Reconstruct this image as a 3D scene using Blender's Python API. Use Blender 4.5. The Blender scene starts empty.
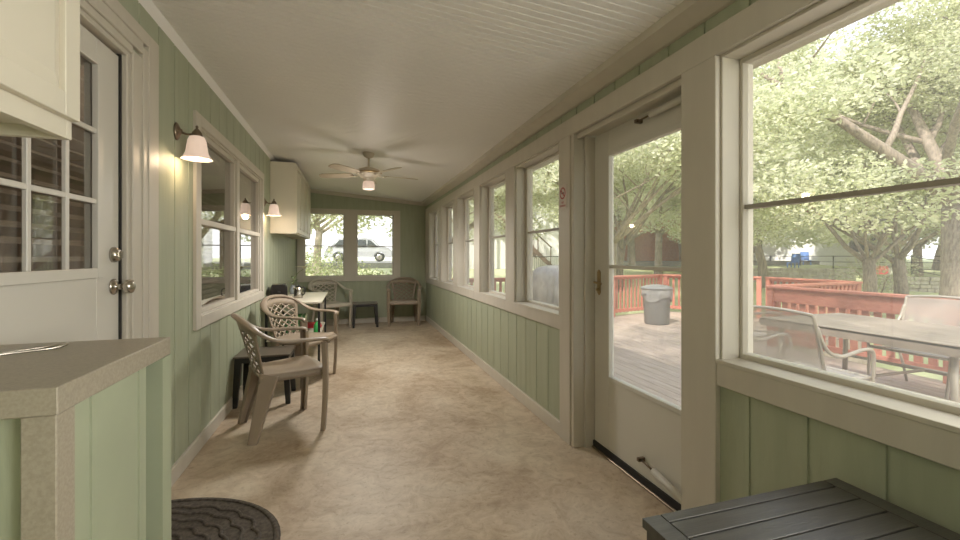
import bpy, bmesh, math, random
from mathutils import Vector, Matrix, noise as mnoise
import numpy as np
PI = math.pi
R = math.radians
random.seed(7)
sc = bpy.context.scene
COL = sc.collection

# ------------------------------------------------------------------ camera
cam = bpy.data.cameras.new('camera')
camo = bpy.data.objects.new('camera', cam)
COL.objects.link(camo)
camo.location = (0, 0, 1.22)
camo.rotation_euler = (R(90), 0, R(-16.8))
cam.sensor_width = 36
cam.lens = 427 / 960 * 36
cam.shift_y = -14 / 960
cam.clip_start = 0.02
cam.clip_end = 300
sc.camera = camo

# ------------------------------------------------------------------ world, sun, exposure
w = bpy.data.worlds.new('sky')
sc.world = w
w.use_nodes = True
wn, wl = w.node_tree.nodes, w.node_tree.links
wn.clear()
wo = wn.new('ShaderNodeOutputWorld')
wb = wn.new('ShaderNodeBackground')
wg = wn.new('ShaderNodeTexCoord')
ws = wn.new('ShaderNodeSeparateXYZ')
wr = wn.new('ShaderNodeValToRGB')
wl.new(wg.outputs['Generated'], ws.inputs[0])
wl.new(ws.outputs['Z'], wr.inputs[0])
wr.color_ramp.elements[0].color = (0.86, 0.87, 0.88, 1)
wr.color_ramp.elements[1].color = (0.62, 0.70, 0.86, 1)
wl.new(wr.outputs[0], wb.inputs[0])
wb.inputs[1].default_value = 1.4
wl.new(wb.outputs[0], wo.inputs[0])

def light(name, kind, loc, energy, color=(1, 1, 1), rot=(0, 0, 0), **kw):
    l = bpy.data.lights.new(name, kind)
    l.energy = energy
    l.color = color
    for k, v in kw.items():
        setattr(l, k, v)
    o = bpy.data.objects.new(name, l)
    o.location = loc
    o.rotation_euler = rot
    COL.objects.link(o)
    return o

sun = light('sun', 'SUN', (-10, 5, 20), 3.5, (1.0, 0.95, 0.86), angle=R(1.5))
sun.rotation_euler = Vector((0.50, 0.42, -0.76)).to_track_quat('-Z', 'Y').to_euler()
# added fill light just outside the right-wall window beside the camera
light('side_window_fill', 'AREA', (1.80, -0.52, 1.5), 54, (1.0, 0.97, 0.91), (0, R(90), 0),
      shape='RECTANGLE', size=1.2, size_y=1.35)

sc.view_settings.view_transform = 'Standard'
sc.view_settings.look = 'None'
sc.view_settings.gamma = 1
sc.view_settings.exposure = 1.15
try:
    sc.view_settings.use_curve_mapping = False
except Exception:
    pass
sc.cycles.max_bounces = 10
sc.cycles.diffuse_bounces = 6
sc.cycles.transparent_max_bounces = 24
sc.cycles.caustics_reflective = False
sc.cycles.caustics_refractive = False
sc.cycles.sample_clamp_indirect = 4.0
sc.cycles.use_denoising = True

# ------------------------------------------------------------------ materials
MATS = {}
def mat(name, col, rough=0.6, metal=0.0, col2=None, scale=6.0, stretch=(1, 1, 1), bump=0.0, bscale=None,
        spec=0.5, detail=4, lo=0.35, hi=0.65, emit=None, estr=0, coat=0):
    if name in MATS:
        return MATS[name]
    m = bpy.data.materials.new(name)
    m.use_nodes = True
    n, l = m.node_tree.nodes, m.node_tree.links
    b = n['Principled BSDF']
    b.inputs['Roughness'].default_value = rough
    b.inputs['Metallic'].default_value = metal
    b.inputs['Specular IOR Level'].default_value = spec
    b.inputs['Coat Weight'].default_value = coat
    tc = n.new('ShaderNodeTexCoord')
    mp = n.new('ShaderNodeMapping')
    mp.inputs['Scale'].default_value = stretch
    l.new(tc.outputs['Object'], mp.inputs[0])
    if col2 is None:
        col2 = tuple(c * 0.93 for c in col)
    nz = n.new('ShaderNodeTexNoise')
    nz.inputs['Scale'].default_value = scale
    nz.inputs['Detail'].default_value = detail
    l.new(mp.outputs[0], nz.inputs['Vector'])
    cr = n.new('ShaderNodeValToRGB')
    cr.color_ramp.elements[0].position = lo
    cr.color_ramp.elements[1].position = hi
    cr.color_ramp.elements[0].color = (*col2, 1)
    cr.color_ramp.elements[1].color = (*col, 1)
    l.new(nz.outputs['Fac'], cr.inputs[0])
    l.new(cr.outputs[0], b.inputs['Base Color'])
    if bump:
        nb = n.new('ShaderNodeTexNoise')
        nb.inputs['Scale'].default_value = bscale or scale * 4
        nb.inputs['Detail'].default_value = 5
        l.new(mp.outputs[0], nb.inputs['Vector'])
        bp = n.new('ShaderNodeBump')
        bp.inputs['Strength'].default_value = bump
        bp.inputs['Distance'].default_value = 0.004
        l.new(nb.outputs['Fac'], bp.inputs['Height'])
        l.new(bp.outputs[0], b.inputs['Normal'])
    if emit:
        b.inputs['Emission Color'].default_value = (*emit, 1)
        b.inputs['Emission Strength'].default_value = estr
    MATS[name] = m
    return m

def floor_material():
    m = bpy.data.materials.new('stained_concrete')
    m.use_nodes = True
    n, l = m.node_tree.nodes, m.node_tree.links
    b = n['Principled BSDF']
    tc = n.new('ShaderNodeTexCoord')
    def nz(scale, det=5, dist=0.0, rough=0.6):
        t = n.new('ShaderNodeTexNoise')
        t.inputs['Scale'].default_value = scale
        t.inputs['Detail'].default_value = det
        t.inputs['Distortion'].default_value = dist
        t.inputs['Roughness'].default_value = rough
        l.new(tc.outputs['Object'], t.inputs['Vector'])
        return t
    a = nz(1.25, 7, 0.7, 0.68)
    r1 = n.new('ShaderNodeValToRGB')
    e = r1.color_ramp.elements
    e[0].position, e[0].color = 0.34, (0.40, 0.295, 0.20, 1)
    e[1].position, e[1].color = 0.66, (0.65, 0.565, 0.45, 1)
    k = e.new(0.5); k.color = (0.58, 0.475, 0.36, 1)
    l.new(a.outputs['Fac'], r1.inputs[0])
    c = nz(9, 6, 1.2, 0.7)
    r2 = n.new('ShaderNodeValToRGB')
    r2.color_ramp.elements[0].position, r2.color_ramp.elements[0].color = 0.36, (0.72, 0.68, 0.64, 1)
    r2.color_ramp.elements[1].position, r2.color_ramp.elements[1].color = 0.6, (1, 1, 1, 1)
    l.new(c.outputs['Fac'], r2.inputs[0])
    mx = n.new('ShaderNodeMix'); mx.data_type = 'RGBA'; mx.blend_type = 'MULTIPLY'
    mx.inputs[0].default_value = 0.8
    l.new(r1.outputs[0], mx.inputs[6]); l.new(r2.outputs[0], mx.inputs[7])
    d = nz(38, 3)
    r3 = n.new('ShaderNodeValToRGB')
    r3.color_ramp.elements[0].position, r3.color_ramp.elements[0].color = 0.32, (0.7, 0.66, 0.62, 1)
    r3.color_ramp.elements[1].position, r3.color_ramp.elements[1].color = 0.42, (1, 1, 1, 1)
    l.new(d.outputs['Fac'], r3.inputs[0])
    m2 = n.new('ShaderNodeMix'); m2.data_type = 'RGBA'; m2.blend_type = 'MULTIPLY'
    m2.inputs[0].default_value = 0.6
    l.new(mx.outputs[2], m2.inputs[6]); l.new(r3.outputs[0], m2.inputs[7])
    l.new(m2.outputs[2], b.inputs['Base Color'])
    b.inputs['Roughness'].default_value = 0.5
    bp = n.new('ShaderNodeBump'); bp.inputs['Strength'].default_value = 0.25; bp.inputs['Distance'].default_value = 0.003
    l.new(c.outputs['Fac'], bp.inputs['Height']); l.new(bp.outputs[0], b.inputs['Normal'])
    return m

def glass_material(name='window_glass', tint=(0.97, 0.98, 0.97), veil=0.0, boost=1.0):
    m = bpy.data.materials.new(name)
    m.use_nodes = True
    n, l = m.node_tree.nodes, m.node_tree.links
    n.clear()
    o = n.new('ShaderNodeOutputMaterial')
    tr = n.new('ShaderNodeBsdfTransparent'); tr.inputs[0].default_value = (*tint, 1)
    gl = n.new('ShaderNodeBsdfGlossy'); gl.inputs['Roughness'].default_value = 0.012
    lw = n.new('ShaderNodeLayerWeight'); lw.inputs['Blend'].default_value = 0.5
    pw = n.new('ShaderNodeMath'); pw.operation = 'POWER'; pw.inputs[1].default_value = 5.0
    l.new(lw.outputs['Facing'], pw.inputs[0])
    mu = n.new('ShaderNodeMath'); mu.operation = 'MULTIPLY_ADD'; mu.inputs[1].default_value = 0.96 * boost; mu.inputs[2].default_value = 0.04 * boost; mu.use_clamp = True
    l.new(pw.outputs[0], mu.inputs[0])
    mx = n.new('ShaderNodeMixShader')
    l.new(mu.outputs[0], mx.inputs[0]); l.new(tr.outputs[0], mx.inputs[1]); l.new(gl.outputs[0], mx.inputs[2])
    last = mx
    if veil:
        d = n.new('ShaderNodeBsdfTranslucent'); d.inputs[0].default_value = (0.95, 0.93, 0.9, 1)
        m3 = n.new('ShaderNodeMixShader'); m3.inputs[0].default_value = veil
        l.new(mx.outputs[0], m3.inputs[1]); l.new(d.outputs[0], m3.inputs[2])
        last = m3
    l.new(last.outputs[0], o.inputs[0])
    return m

def leaf_material(name, c1, c2, c3, trans=0.45):
    m = bpy.data.materials.new(name)
    m.use_nodes = True
    n, l = m.node_tree.nodes, m.node_tree.links
    n.clear()
    o = n.new('ShaderNodeOutputMaterial')
    g = n.new('ShaderNodeNewGeometry')
    r = n.new('ShaderNodeValToRGB')
    e = r.color_ramp.elements
    e[0].color = (*c1, 1); e[1].color = (*c3, 1)
    k = e.new(0.5); k.color = (*c2, 1)
    l.new(g.outputs['Random Per Island'], r.inputs[0])
    d = n.new('ShaderNodeBsdfDiffuse'); t = n.new('ShaderNodeBsdfTranslucent')
    l.new(r.outputs[0], d.inputs[0]); l.new(r.outputs[0], t.inputs[0])
    mx = n.new('ShaderNodeMixShader'); mx.inputs[0].default_value = trans
    l.new(d.outputs[0], mx.inputs[1]); l.new(t.outputs[0], mx.inputs[2])
    l.new(mx.outputs[0], o.inputs[0])
    return m

def mesh_fabric(name, col, see):
    m = bpy.data.materials.new(name)
    m.use_nodes = True
    n, l = m.node_tree.nodes, m.node_tree.links
    b = n['Principled BSDF']
    b.inputs['Base Color'].default_value = (*col, 1)
    b.inputs['Roughness'].default_value = 0.8
    o = n['Material Output']
    tr = n.new('ShaderNodeBsdfTransparent')
    mx = n.new('ShaderNodeMixShader'); mx.inputs[0].default_value = see
    l.new(b.outputs[0], mx.inputs[1]); l.new(tr.outputs[0], mx.inputs[2]); l.new(mx.outputs[0], o.inputs[0])
    return m

M_GREEN = mat('sage_green_paint', (0.375, 0.405, 0.295), 0.55, col2=(0.34, 0.368, 0.265), scale=3, stretch=(6, 6, 0.7), bump=0.35, bscale=16)
M_TRIM = mat('off_white_trim_paint', (0.56, 0.52, 0.45), 0.45, col2=(0.53, 0.49, 0.425), scale=4, stretch=(3, 3, .6), bump=0.12, bscale=20)
M_CEIL = mat('ceiling_paint', (0.80, 0.785, 0.76), 0.45, col2=(0.78, 0.765, 0.74), scale=1.5)
M_FLOOR = floor_material()
M_DOOR = mat('door_white_paint', (0.62, 0.595, 0.545), 0.4, col2=(0.605, 0.58, 0.53), scale=2)
M_GLASS = glass_material('window_glass', veil=0.0)
M_GLASSV = glass_material('haze_veil_glass', tint=(0.97, 0.97, 0.96), veil=0.055)  # translucent veil in the panes paints haze over the outdoor view
M_INGL = glass_material('inner_window_glass', tint=(0.8, 0.8, 0.78), boost=2.2)
M_LAM = mat('speckled_laminate', (0.36, 0.32, 0.25), 0.38, col2=(0.30, 0.265, 0.205), scale=160, detail=3)
M_BLACK = mat('black_plastic', (0.018, 0.018, 0.017), 0.45)
M_RUBBER = mat('black_rubber', (0.02, 0.018, 0.016), 0.7)
M_DARKT = mat('charcoal_painted_wood', (0.075, 0.071, 0.064), 0.34, col2=(0.055, 0.052, 0.047), scale=5, stretch=(1, 12, 1), bump=0.15)
M_CHAIR = mat('taupe_resin', (0.33, 0.265, 0.20), 0.42, col2=(0.29, 0.23, 0.172), scale=5)
M_CHAIR2 = mat('pale_resin', (0.50, 0.45, 0.37), 0.45, col2=(0.45, 0.40, 0.33), scale=5)
M_CHROME = mat('brushed_nickel', (0.55, 0.51, 0.45), 0.25, 1.0)
M_BRASS = mat('aged_brass', (0.45, 0.34, 0.19), 0.35, 1.0)
M_BRONZE = mat('antique_bronze', (0.22, 0.17, 0.12), 0.4, 0.8)
M_CABW = mat('cream_cabinet_paint', (0.66, 0.62, 0.52), 0.4, col2=(0.64, 0.60, 0.5), scale=2)
M_SHADE = mat('frosted_lamp_glass', (0.62, 0.50, 0.43), 0.5, emit=(1.0, 0.74, 0.58), estr=0.22)
M_FANW = mat('cream_fan_enamel', (0.55, 0.49, 0.39), 0.4)
M_FANB = mat('bleached_fan_blade', (0.50, 0.43, 0.33), 0.5, col2=(0.45, 0.38, 0.28), scale=4, stretch=(2, 14, 2))
M_MAT = mat('grey_ribbed_mat', (0.13, 0.108, 0.09), 0.95, col2=(0.07, 0.058, 0.048), scale=60, bump=0.5, bscale=220)
M_DECK = mat('weathered_deck', (0.43, 0.345, 0.285), 0.75, col2=(0.31, 0.245, 0.20), scale=3, stretch=(8, 1, 1))
M_RED = mat('red_stained_rail', (0.52, 0.20, 0.14), 0.65, col2=(0.42, 0.15, 0.105), scale=6, stretch=(2, 2, 6))
M_BARK = mat('grey_brown_bark', (0.33, 0.27, 0.22), 0.9, col2=(0.19, 0.15, 0.12), scale=8, stretch=(3, 3, 0.6), bump=0.6)
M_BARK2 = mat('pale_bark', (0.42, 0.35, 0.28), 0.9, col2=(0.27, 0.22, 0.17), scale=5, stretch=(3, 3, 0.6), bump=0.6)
M_GRASS = mat('lawn_grass', (0.58, 0.60, 0.36), 0.9, col2=(0.46, 0.49, 0.27), scale=2.0, detail=8)
M_BRICK = mat('orange_brick', (0.50, 0.24, 0.15), 0.85, col2=(0.40, 0.19, 0.12), scale=6)
M_WHITE = mat('white_siding', (0.80, 0.79, 0.77), 0.6)
M_ROOF = mat('grey_shingles', (0.42, 0.39, 0.36), 0.9, col2=(0.33, 0.31, 0.29), scale=4)
M_ALU = mat('champagne_aluminium', (0.46, 0.40, 0.34), 0.4, 0.25)
M_SLING = mesh_fabric('grey_sling_mesh', (0.55, 0.50, 0.45), 0.42)
M_PTOP = mat('grey_patio_boards', (0.36, 0.29, 0.24), 0.45, col2=(0.25, 0.20, 0.165), scale=4, stretch=(8, 1, 1))
M_BIN = mat('grey_bin_plastic', (0.22, 0.215, 0.21), 0.5)
M_COVER = mat('grey_vinyl_cover', (0.46, 0.41, 0.36), 0.4, col2=(0.30, 0.265, 0.235), scale=4.0, stretch=(1.6, 1.6, .6), lo=.40, hi=.60, bump=.6, bscale=6)  # darker noise tone paints shade into the cover's wrinkles
M_IRON = mat('black_iron', (0.03, 0.03, 0.03), 0.5)
M_STAIR = mat('brown_stair_timber', (0.20, 0.13, 0.09), 0.8)
M_STONE = mat('pale_limestone', (0.55, 0.50, 0.43), 0.9, col2=(0.38, 0.34, 0.29), scale=5, bump=0.5)
M_CAR = mat('silver_car_paint', (0.46, 0.465, 0.48), 0.3, 0.2)
M_CARG = mat('dark_car_glass', (0.04, 0.045, 0.05), 0.1)
M_TYRE = mat('tyre_rubber', (0.03, 0.03, 0.03), 0.8)
M_ROAD = mat('pale_street', (0.27, 0.26, 0.25), 0.9)
M_BLIND = mat('taupe_blind_slat', (0.66, 0.57, 0.49), 0.5)
M_DIM = mat('inner_room_paint', (0.42, 0.35, 0.29), 0.8)
M_BLUE = mat('blue_plastic', (0.10, 0.22, 0.55), 0.5)
M_TBL = mat('cream_tabletop', (0.66, 0.62, 0.52), 0.35)
M_GRN = mat('bright_green_plastic', (0.06, 0.42, 0.11), 0.4)
M_REDC = mat('red_cloth', (0.45, 0.04, 0.05), 0.8)
M_PAPER = mat('white_paper', (0.75, 0.73, 0.68), 0.7)
M_DKRED = mat('red_ink', (0.42, 0.07, 0.07), 0.6)
L_NEAR = leaf_material('leaf_green_near', (0.40, 0.43, 0.24), (0.62, 0.64, 0.42), (0.80, 0.79, 0.62), .5)
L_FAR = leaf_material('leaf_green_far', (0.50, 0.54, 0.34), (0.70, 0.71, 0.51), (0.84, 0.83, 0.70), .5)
L_SHRUB = leaf_material('leaf_green_shrub', (0.36, 0.46, 0.18), (0.54, 0.58, 0.32), (0.70, 0.64, 0.48), .5)

# ------------------------------------------------------------------ mesh helpers
class MB:
    def __init__(s):
        s.v = []; s.f = []; s.sm = []
    def add(s, vs, fs, smooth=False, M=None):
        b = len(s.v)
        if M is not None:
            vs = [M @ Vector(p) for p in vs]
        s.v += [tuple(p) for p in vs]
        s.f += [tuple(b + i for i in f) for f in fs]
        s.sm += [smooth] * len(fs)
        return s
    def box(s, x0, x1, y0, y1, z0, z1, M=None):
        vs = [(x0, y0, z0), (x1, y0, z0), (x1, y1, z0), (x0, y1, z0), (x0, y0, z1), (x1, y0, z1), (x1, y1, z1), (x0, y1, z1)]
        return s.add(vs, [(0, 3, 2, 1), (4, 5, 6, 7), (0, 1, 5, 4), (1, 2, 6, 5), (2, 3, 7, 6), (3, 0, 4, 7)], False, M)
    def prism(s, pts, h0, h1, axis='z', M=None):
        # polygon pts (2D) extruded along axis: 'z' -> (a,b,h), 'y' -> (a,h,b), 'x' -> (h,a,b)
        f = {'z': lambda a, b, h: (a, b, h), 'y': lambda a, b, h: (a, h, b), 'x': lambda a, b, h: (h, a, b)}[axis]
        n = len(pts)
        vs = [f(a, b, h0) for a, b in pts] + [f(a, b, h1) for a, b in pts]
        fs = [tuple(range(n)), tuple(range(2 * n - 1, n - 1, -1))]
        fs += [(i, i + n, (i + 1) % n + n, (i + 1) % n) for i in range(n)]
        return s.add(vs, fs, False, M)
    def lathe(s, prof, c=(0, 0, 0), n=24, M=None, flute=0, fa=0.0):
        vs = []; fs = []
        for (r, z) in prof:
            for i in range(n):
                a = 2 * PI * i / n
                rr = r * (1 + fa * math.cos(flute * a)) if flute else r
                vs.append((c[0] + rr * math.cos(a), c[1] + rr * math.sin(a), c[2] + z))
        m = len(prof)
        for j in range(m - 1):
            for i in range(n):
                k = (i + 1) % n
                fs.append((j * n + i, j * n + k, (j + 1) * n + k, (j + 1) * n + i))
        fs.append(tuple(range(n - 1, -1, -1)))
        fs.append(tuple((m - 1) * n + i for i in range(n)))
        return s.add(vs, fs, True, M)
    def loft(s, rings, smooth=True, cap=True, M=None):
        n = len(rings[0]); vs = [p for r in rings for p in r]; fs = []
        for j in range(len(rings) - 1):
            for i in range(n):
                k = (i + 1) % n
                fs.append((j * n + i, j * n + k, (j + 1) * n + k, (j + 1) * n + i))
        if cap:
            fs.append(tuple(range(n - 1, -1, -1)))
            fs.append(tuple((len(rings) - 1) * n + i for i in range(n)))
        return s.add(vs, fs, smooth, M)
    def tube(s, pts, r, n=10, flat=None, up=(0, 0, 1), M=None, smooth=True):
        pts = [Vector(p) for p in pts]
        rs = r if isinstance(r, (list, tuple)) else [r] * len(pts)
        rings = []
        up = Vector(up)
        for i, p in enumerate(pts):
            t = (pts[min(i + 1, len(pts) - 1)] - pts[max(i - 1, 0)]).normalized()
            a = t.cross(up)
            if a.length < 1e-3:
                a = t.cross(Vector((0, 1, 0.01)))
            a.normalize(); b = a.cross(t).normalized()
            fl = flat or 1.0
            rings.append([p + a * math.cos(2 * PI * k / n) * rs[i] + b * math.sin(2 * PI * k / n) * rs[i] * fl for k in range(n)])
        return s.loft(rings, smooth, True, M)
    def cyl(s, p, q, r, n=16, M=None):
        return s.tube([p, q], r, n, M=M)
    def build(s, name, m, parent=None, loc=(0, 0, 0), rz=0, bevel=0, solid=0, seg=1, center=False, sub=0):
        me = bpy.data.meshes.new(name)
        me.from_pydata([tuple(v) for v in s.v], [], s.f)
        me.polygons.foreach_set('use_smooth', s.sm)
        me.update()
        me.materials.append(m)
        bm = bmesh.new(); bm.from_mesh(me)
        bmesh.ops.recalc_face_normals(bm, faces=bm.faces)
        bm.to_mesh(me); bm.free()
        o = bpy.data.objects.new(name, me)
        COL.objects.link(o)
        o.location = loc; o.rotation_euler = (0, 0, rz)
        if parent is not None:
            o.parent = parent
        if solid:
            md = o.modifiers.new('solid', 'SOLIDIFY'); md.thickness = solid; md.offset = 0
        if bevel:
            md = o.modifiers.new('bevel', 'BEVEL'); md.width = bevel; md.segments = seg; md.limit_method = 'ANGLE'; md.angle_limit = R(40)
        if sub:
            md = o.modifiers.new('sub', 'SUBSURF'); md.levels = sub; md.render_levels = sub
        return o

def spline(pts, n=6):
    P = [Vector(p) for p in pts]; out = []
    for i in range(len(P) - 1):
        p0 = P[max(i - 1, 0)]; p1 = P[i]; p2 = P[i + 1]; p3 = P[min(i + 2, len(P) - 1)]
        for k in range(n):
            t = k / n
            out.append(0.5 * ((2 * p1) + (p2 - p0) * t + (2 * p0 - 5 * p1 + 4 * p2 - p3) * t * t + (3 * p1 - p0 - 3 * p2 + p3) * t ** 3))
    out.append(P[-1])
    return out

def tag(o, label=None, cat=None, group=None, kind=None):
    if label: o['label'] = label
    if cat: o['category'] = cat
    if group: o['group'] = group
    if kind: o['kind'] = kind
    return o

def thing(name, loc, label, cat, group=None, rz=0):
    o = bpy.data.objects.new(name, None)
    o.empty_display_size = 0.1
    COL.objects.link(o)
    o.location = loc; o.rotation_euler = (0, 0, rz)
    return tag(o, label, cat, group)

def copy_tree(o, parent=None):
    c = o.copy(); COL.objects.link(c)
    if parent is not None:
        c.parent = parent
    for ch in list(o.children):
        copy_tree(ch, c)
    return c

def copy_to(o, loc, rz, label, group=None, name=None):
    c = copy_tree(o)
    c.location = loc; c.rotation_euler = (0, 0, rz); c['label'] = label
    if group: c['group'] = group
    return c

def struct(o):
    o['kind'] = 'structure'; return o

# ------------------------------------------------------------------ room shell
XL, XR, YB, YF = -0.92, 1.366, 8.05, -2.3
XO = 1.52        # outer face of the right wall
WZ0, WZ1 = 0.82, 1.996
def ceil_z(x): return 2.415 - (x - XL) / (XR - XL) * 0.192

struct(MB().box(XL - 0.14, XO, YF - 0.12, YB + 0.14, -0.12, 0.0).build('floor', M_FLOOR))

# beadboard ceiling: a bead groove every 44 mm, real relief
prof = []
y = YF - 0.1
while y < YB + 0.12:
    prof += [(y, 0.0), (y + 0.036, 0.0), (y + 0.039, 0.005), (y + 0.0415, 0.005)]
    y += 0.044
vs = []; fs = []
for (yy, d) in prof:
    vs.append((XL - 0.14, yy, ceil_z(XL - 0.14) + d)); vs.append((XO, yy, ceil_z(XO) + d))
for i in range(len(prof) - 1):
    fs.append((2 * i, 2 * i + 1, 2 * i + 3, 2 * i + 2))
cb = MB().add(vs, fs)
zt = 2.62
y0, y1 = prof[0][0], prof[-1][0]
cb.prism([(XL - 0.14, ceil_z(XL - .14) + 0.006), (XO, ceil_z(XO) + 0.006), (XO, zt), (XL - 0.14, zt)], y0, y1, 'y')
struct(cb.build('ceiling', M_CEIL))

def siding(mb, axis, face, thick, a0, a1, z0, z1, sgn, off=0.0, ztop=None):
    """T1-11 panel: vertical grooves every 0.2 m. Face plane at `face`, body goes `thick` away in direction sgn."""
    pts = [(a0, 0)]
    k = math.ceil((a0 - off) / 0.2045)
    while True:
        g = off + k * 0.2045
        if g > a1 - 0.01: break
        if g > a0 + 0.01:
            pts += [(g - 0.005, 0), (g - 0.004, 0.006), (g + 0.004, 0.006), (g + 0.005, 0)]
        k += 1
    pts.append((a1, 0))
    poly = [(a, face + sgn * d) for a, d in pts] + [(a1, face + sgn * thick), (a0, face + sgn * thick)]
    n = len(poly)
    def P(a, b, top):
        z = z0 if not top else (ztop(b if axis == 'y' else a) if ztop else z1)
        return (b, a, z) if axis == 'y' else (a, b, z)
    vs = [P(a, b, False) for a, b in poly] + [P(a, b, True) for a, b in poly]
    fs = [tuple(range(n)), tuple(range(2 * n - 1, n - 1, -1))] + [(i, i + n, (i + 1) % n + n, (i + 1) % n) for i in range(n)]
    mb.add(vs, fs)

CT = lambda x: ceil_z(x) + 0.02
# right wall: windows from 0.82 to 1.996; the door opening
wins = [(2.62 + 1.045 * i, 3.45 + 1.045 * i) for i in range(5)]
big = [(0.06, 1.313), (-1.55, -0.16)]
DY0, DY1 = 1.50, 2.44
wr_ = MB()
siding(wr_, 'y', XR, XO - XR, 2.62, YB, 0, WZ0 - 0.02, 1, off=0.16)
siding(wr_, 'y', XR, XO - XR, YF, 1.313, 0, WZ0 - 0.02, 1, off=0.16)
siding(wr_, 'y', XR, XO - XR, YF, YB, WZ1 + 0.02, 0, 1, off=0.16, ztop=CT)
def pier(a, b, z0=WZ0 - 0.03, z1=WZ1 + 0.03):
    wr_.box(XR, XO, a, b, z0, z1)
pier(7.63, YB); 
for i in range(4):
    pier(wins[i][1], wins[i + 1][0])
pier(2.46, 2.62, 0, WZ1 + 0.03); pier(1.313, 1.49, 0, WZ1 + 0.03); pier(-0.16, 0.06); pier(YF, -1.55)
struct(wr_.build('wall_right', M_GREEN))

# left wall with the inner door and the inner window
wl_ = MB()
LT = 0.13
LD0, LD1, LDZ = 1.30, 2.205, 2.09
LW0, LW1, LWZ0, LWZ1 = 3.08, 5.05, 0.83, 2.05
siding(wl_, 'y', XL, LT, YF, LD0, 0, 0, -1, off=0.05, ztop=CT)
siding(wl_, 'y', XL, LT, LD0, LD1, LDZ, 0, -1, off=0.05, ztop=CT)
siding(wl_, 'y', XL, LT, LD1, LW0, 0, 0, -1, off=0.05, ztop=CT)
siding(wl_, 'y', XL, LT, LW0, LW1, 0, LWZ0, -1, off=0.05)
siding(wl_, 'y', XL, LT, LW0, LW1, LWZ1, 0, -1, off=0.05, ztop=CT)
siding(wl_, 'y', XL, LT, LW1, YB, 0, 0, -1, off=0.05, ztop=CT)
wl_.box(XL - LT, XL - 0.02, LD0, LD1, 0, 0.055)
struct(wl_.build('wall_left', M_GREEN))

# back wall with the pair of windows
BW = [(-0.80, -0.105), (0.085, 0.763)]
bz0, bz1 = 0.84, 1.995
wb_ = MB()
siding(wb_, 'x', YB, 0.13, XL - LT, XO, 0, bz0, 1, off=0.1)
siding(wb_, 'x', YB, 0.13, XL - LT, XO, bz1, 0, 1, off=0.1, ztop=CT)
siding(wb_, 'x', YB, 0.13, XL - LT, BW[0][0], bz0, bz1, 1, off=0.1)
siding(wb_, 'x', YB, 0.13, BW[0][1], BW[1][0], bz0, bz1, 1, off=0.1)
siding(wb_, 'x', YB, 0.13, BW[1][1], XO, bz0, bz1, 1, off=0.1)
struct(wb_.build('wall_back', M_GREEN))
# wall behind the camera
wf_ = MB()
siding(wf_, 'x', YF, 0.12, XL - LT, XO, 0, 0, -1, ztop=CT)
struct(wf_.build('wall_rear', M_GREEN))

# ---- trims, right wall (proud of the siding by 18 mm)
tf = XR - 0.018
t = MB()
t.box(tf, XR + 0.01, YF, YB, WZ1, 2.107)                       # head band
t.box(tf, XR + 0.01, 2.565, YB, 0.722, WZ0)                    # apron band
t.box(tf, XR + 0.01, YF, 1.3125, 0.722, WZ0)
for a, b in [(wins[i][1], wins[i + 1][0]) for i in range(4)] + [(7.63, YB), (-0.16, 0.06), (YF, -1.55)]:
    t.box(tf, XR + 0.01, a, b, WZ0, WZ1)
t.box(tf, XR + 0.01, 2.565, 2.62, WZ0, WZ1)
struct(t.build('trim_1', M_TRIM, bevel=0.003))
t = MB()
t.box(tf - 0.004, XR + 0.02, 2.46, 2.60, 0, WZ1)               # post left of the door 
t.box(tf - 0.004, XR + 0.02, 1.3125, 1.494, 0, WZ1)             # post right of the door
struct(t.build('trim_2', M_TRIM, bevel=0.003))
# door jamb, stepped
t = MB()
for (a, b) in ((2.425, 2.462), ):
    t.box(XR - 0.012, XO, a, b + .004, 0, WZ1)
    t.box(XR + 0.06, XO, 2.405, a, 0, WZ1)
t.box(XR + 0.01, XO, 1.488, 1.51, 0, WZ1)
t.box(XR + 0.03, XO, 1.51, 2.425, 1.985, 2.03)
t.box(XR + 0.012, XR + 0.04, 1.51, 2.425, 1.965, 1.999)
struct(t.build('trim_3', M_TRIM, bevel=0.002))
# crown on the right, boxed
zc0 = ceil_z(1.27)
t = MB(); t.prism([(XR + 0.01, 2.165), (XR - 0.02, 2.165), (1.268, ceil_z(1.268) - 0.035), (1.262, ceil_z(1.262) + 0.004), (XR + 0.01, ceil_z(XR) + 0.01)], YF, YB + .01, 'y')
struct(t.build('trim_4', M_TRIM))
# crown, back wall and cove, left wall
t = MB()
vs = []
for x in (XL, XR - 0.06):
    z = ceil_z(x)
    vs += [(x, YB + 0.01, z + 0.01), (x, YB + .01, z - 0.06), (x, YB - 0.015, z - 0.06), (x, YB - 0.05, z - 0.02), (x, YB - 0.05, z + 0.01)]
t.add(vs, [tuple(range(5)), tuple(range(9, 4, -1))] + [(i, i + 5, (i + 1) % 5 + 5, (i + 1) % 5) for i in range(5)])
struct(t.build('trim_5', M_TRIM))
t = MB(); t.prism([(XL - 0.01, 2.36), (XL + 0.012, 2.385), (XL + 0.03, ceil_z(XL + .03) + 0.003), (XL - .01, ceil_z(XL) + 0.01)], YF, YB, 'y')
struct(t.build('trim_6', M_CEIL))
struct(MB().box(XR - 0.016, XR + 0.01, 2.60, YB, 0, 0.095).build('baseboard_right', M_TRIM, bevel=0.004))
struct(MB().box(XR - 0.016, XR + 0.01, YF, 1.3125, 0, 0.095).build('baseboard_right', M_TRIM, bevel=0.004))
struct(MB().box(XL - 0.01, XL + 0.016, 2.455, YB, 0, 0.092).build('baseboard_left', M_TRIM, bevel=0.004))
struct(MB().box(XL + .016, XR - .016, YB - 0.016, YB + 0.01, 0, 0.092).build('baseboard_back', M_TRIM, bevel=0.004))

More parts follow.
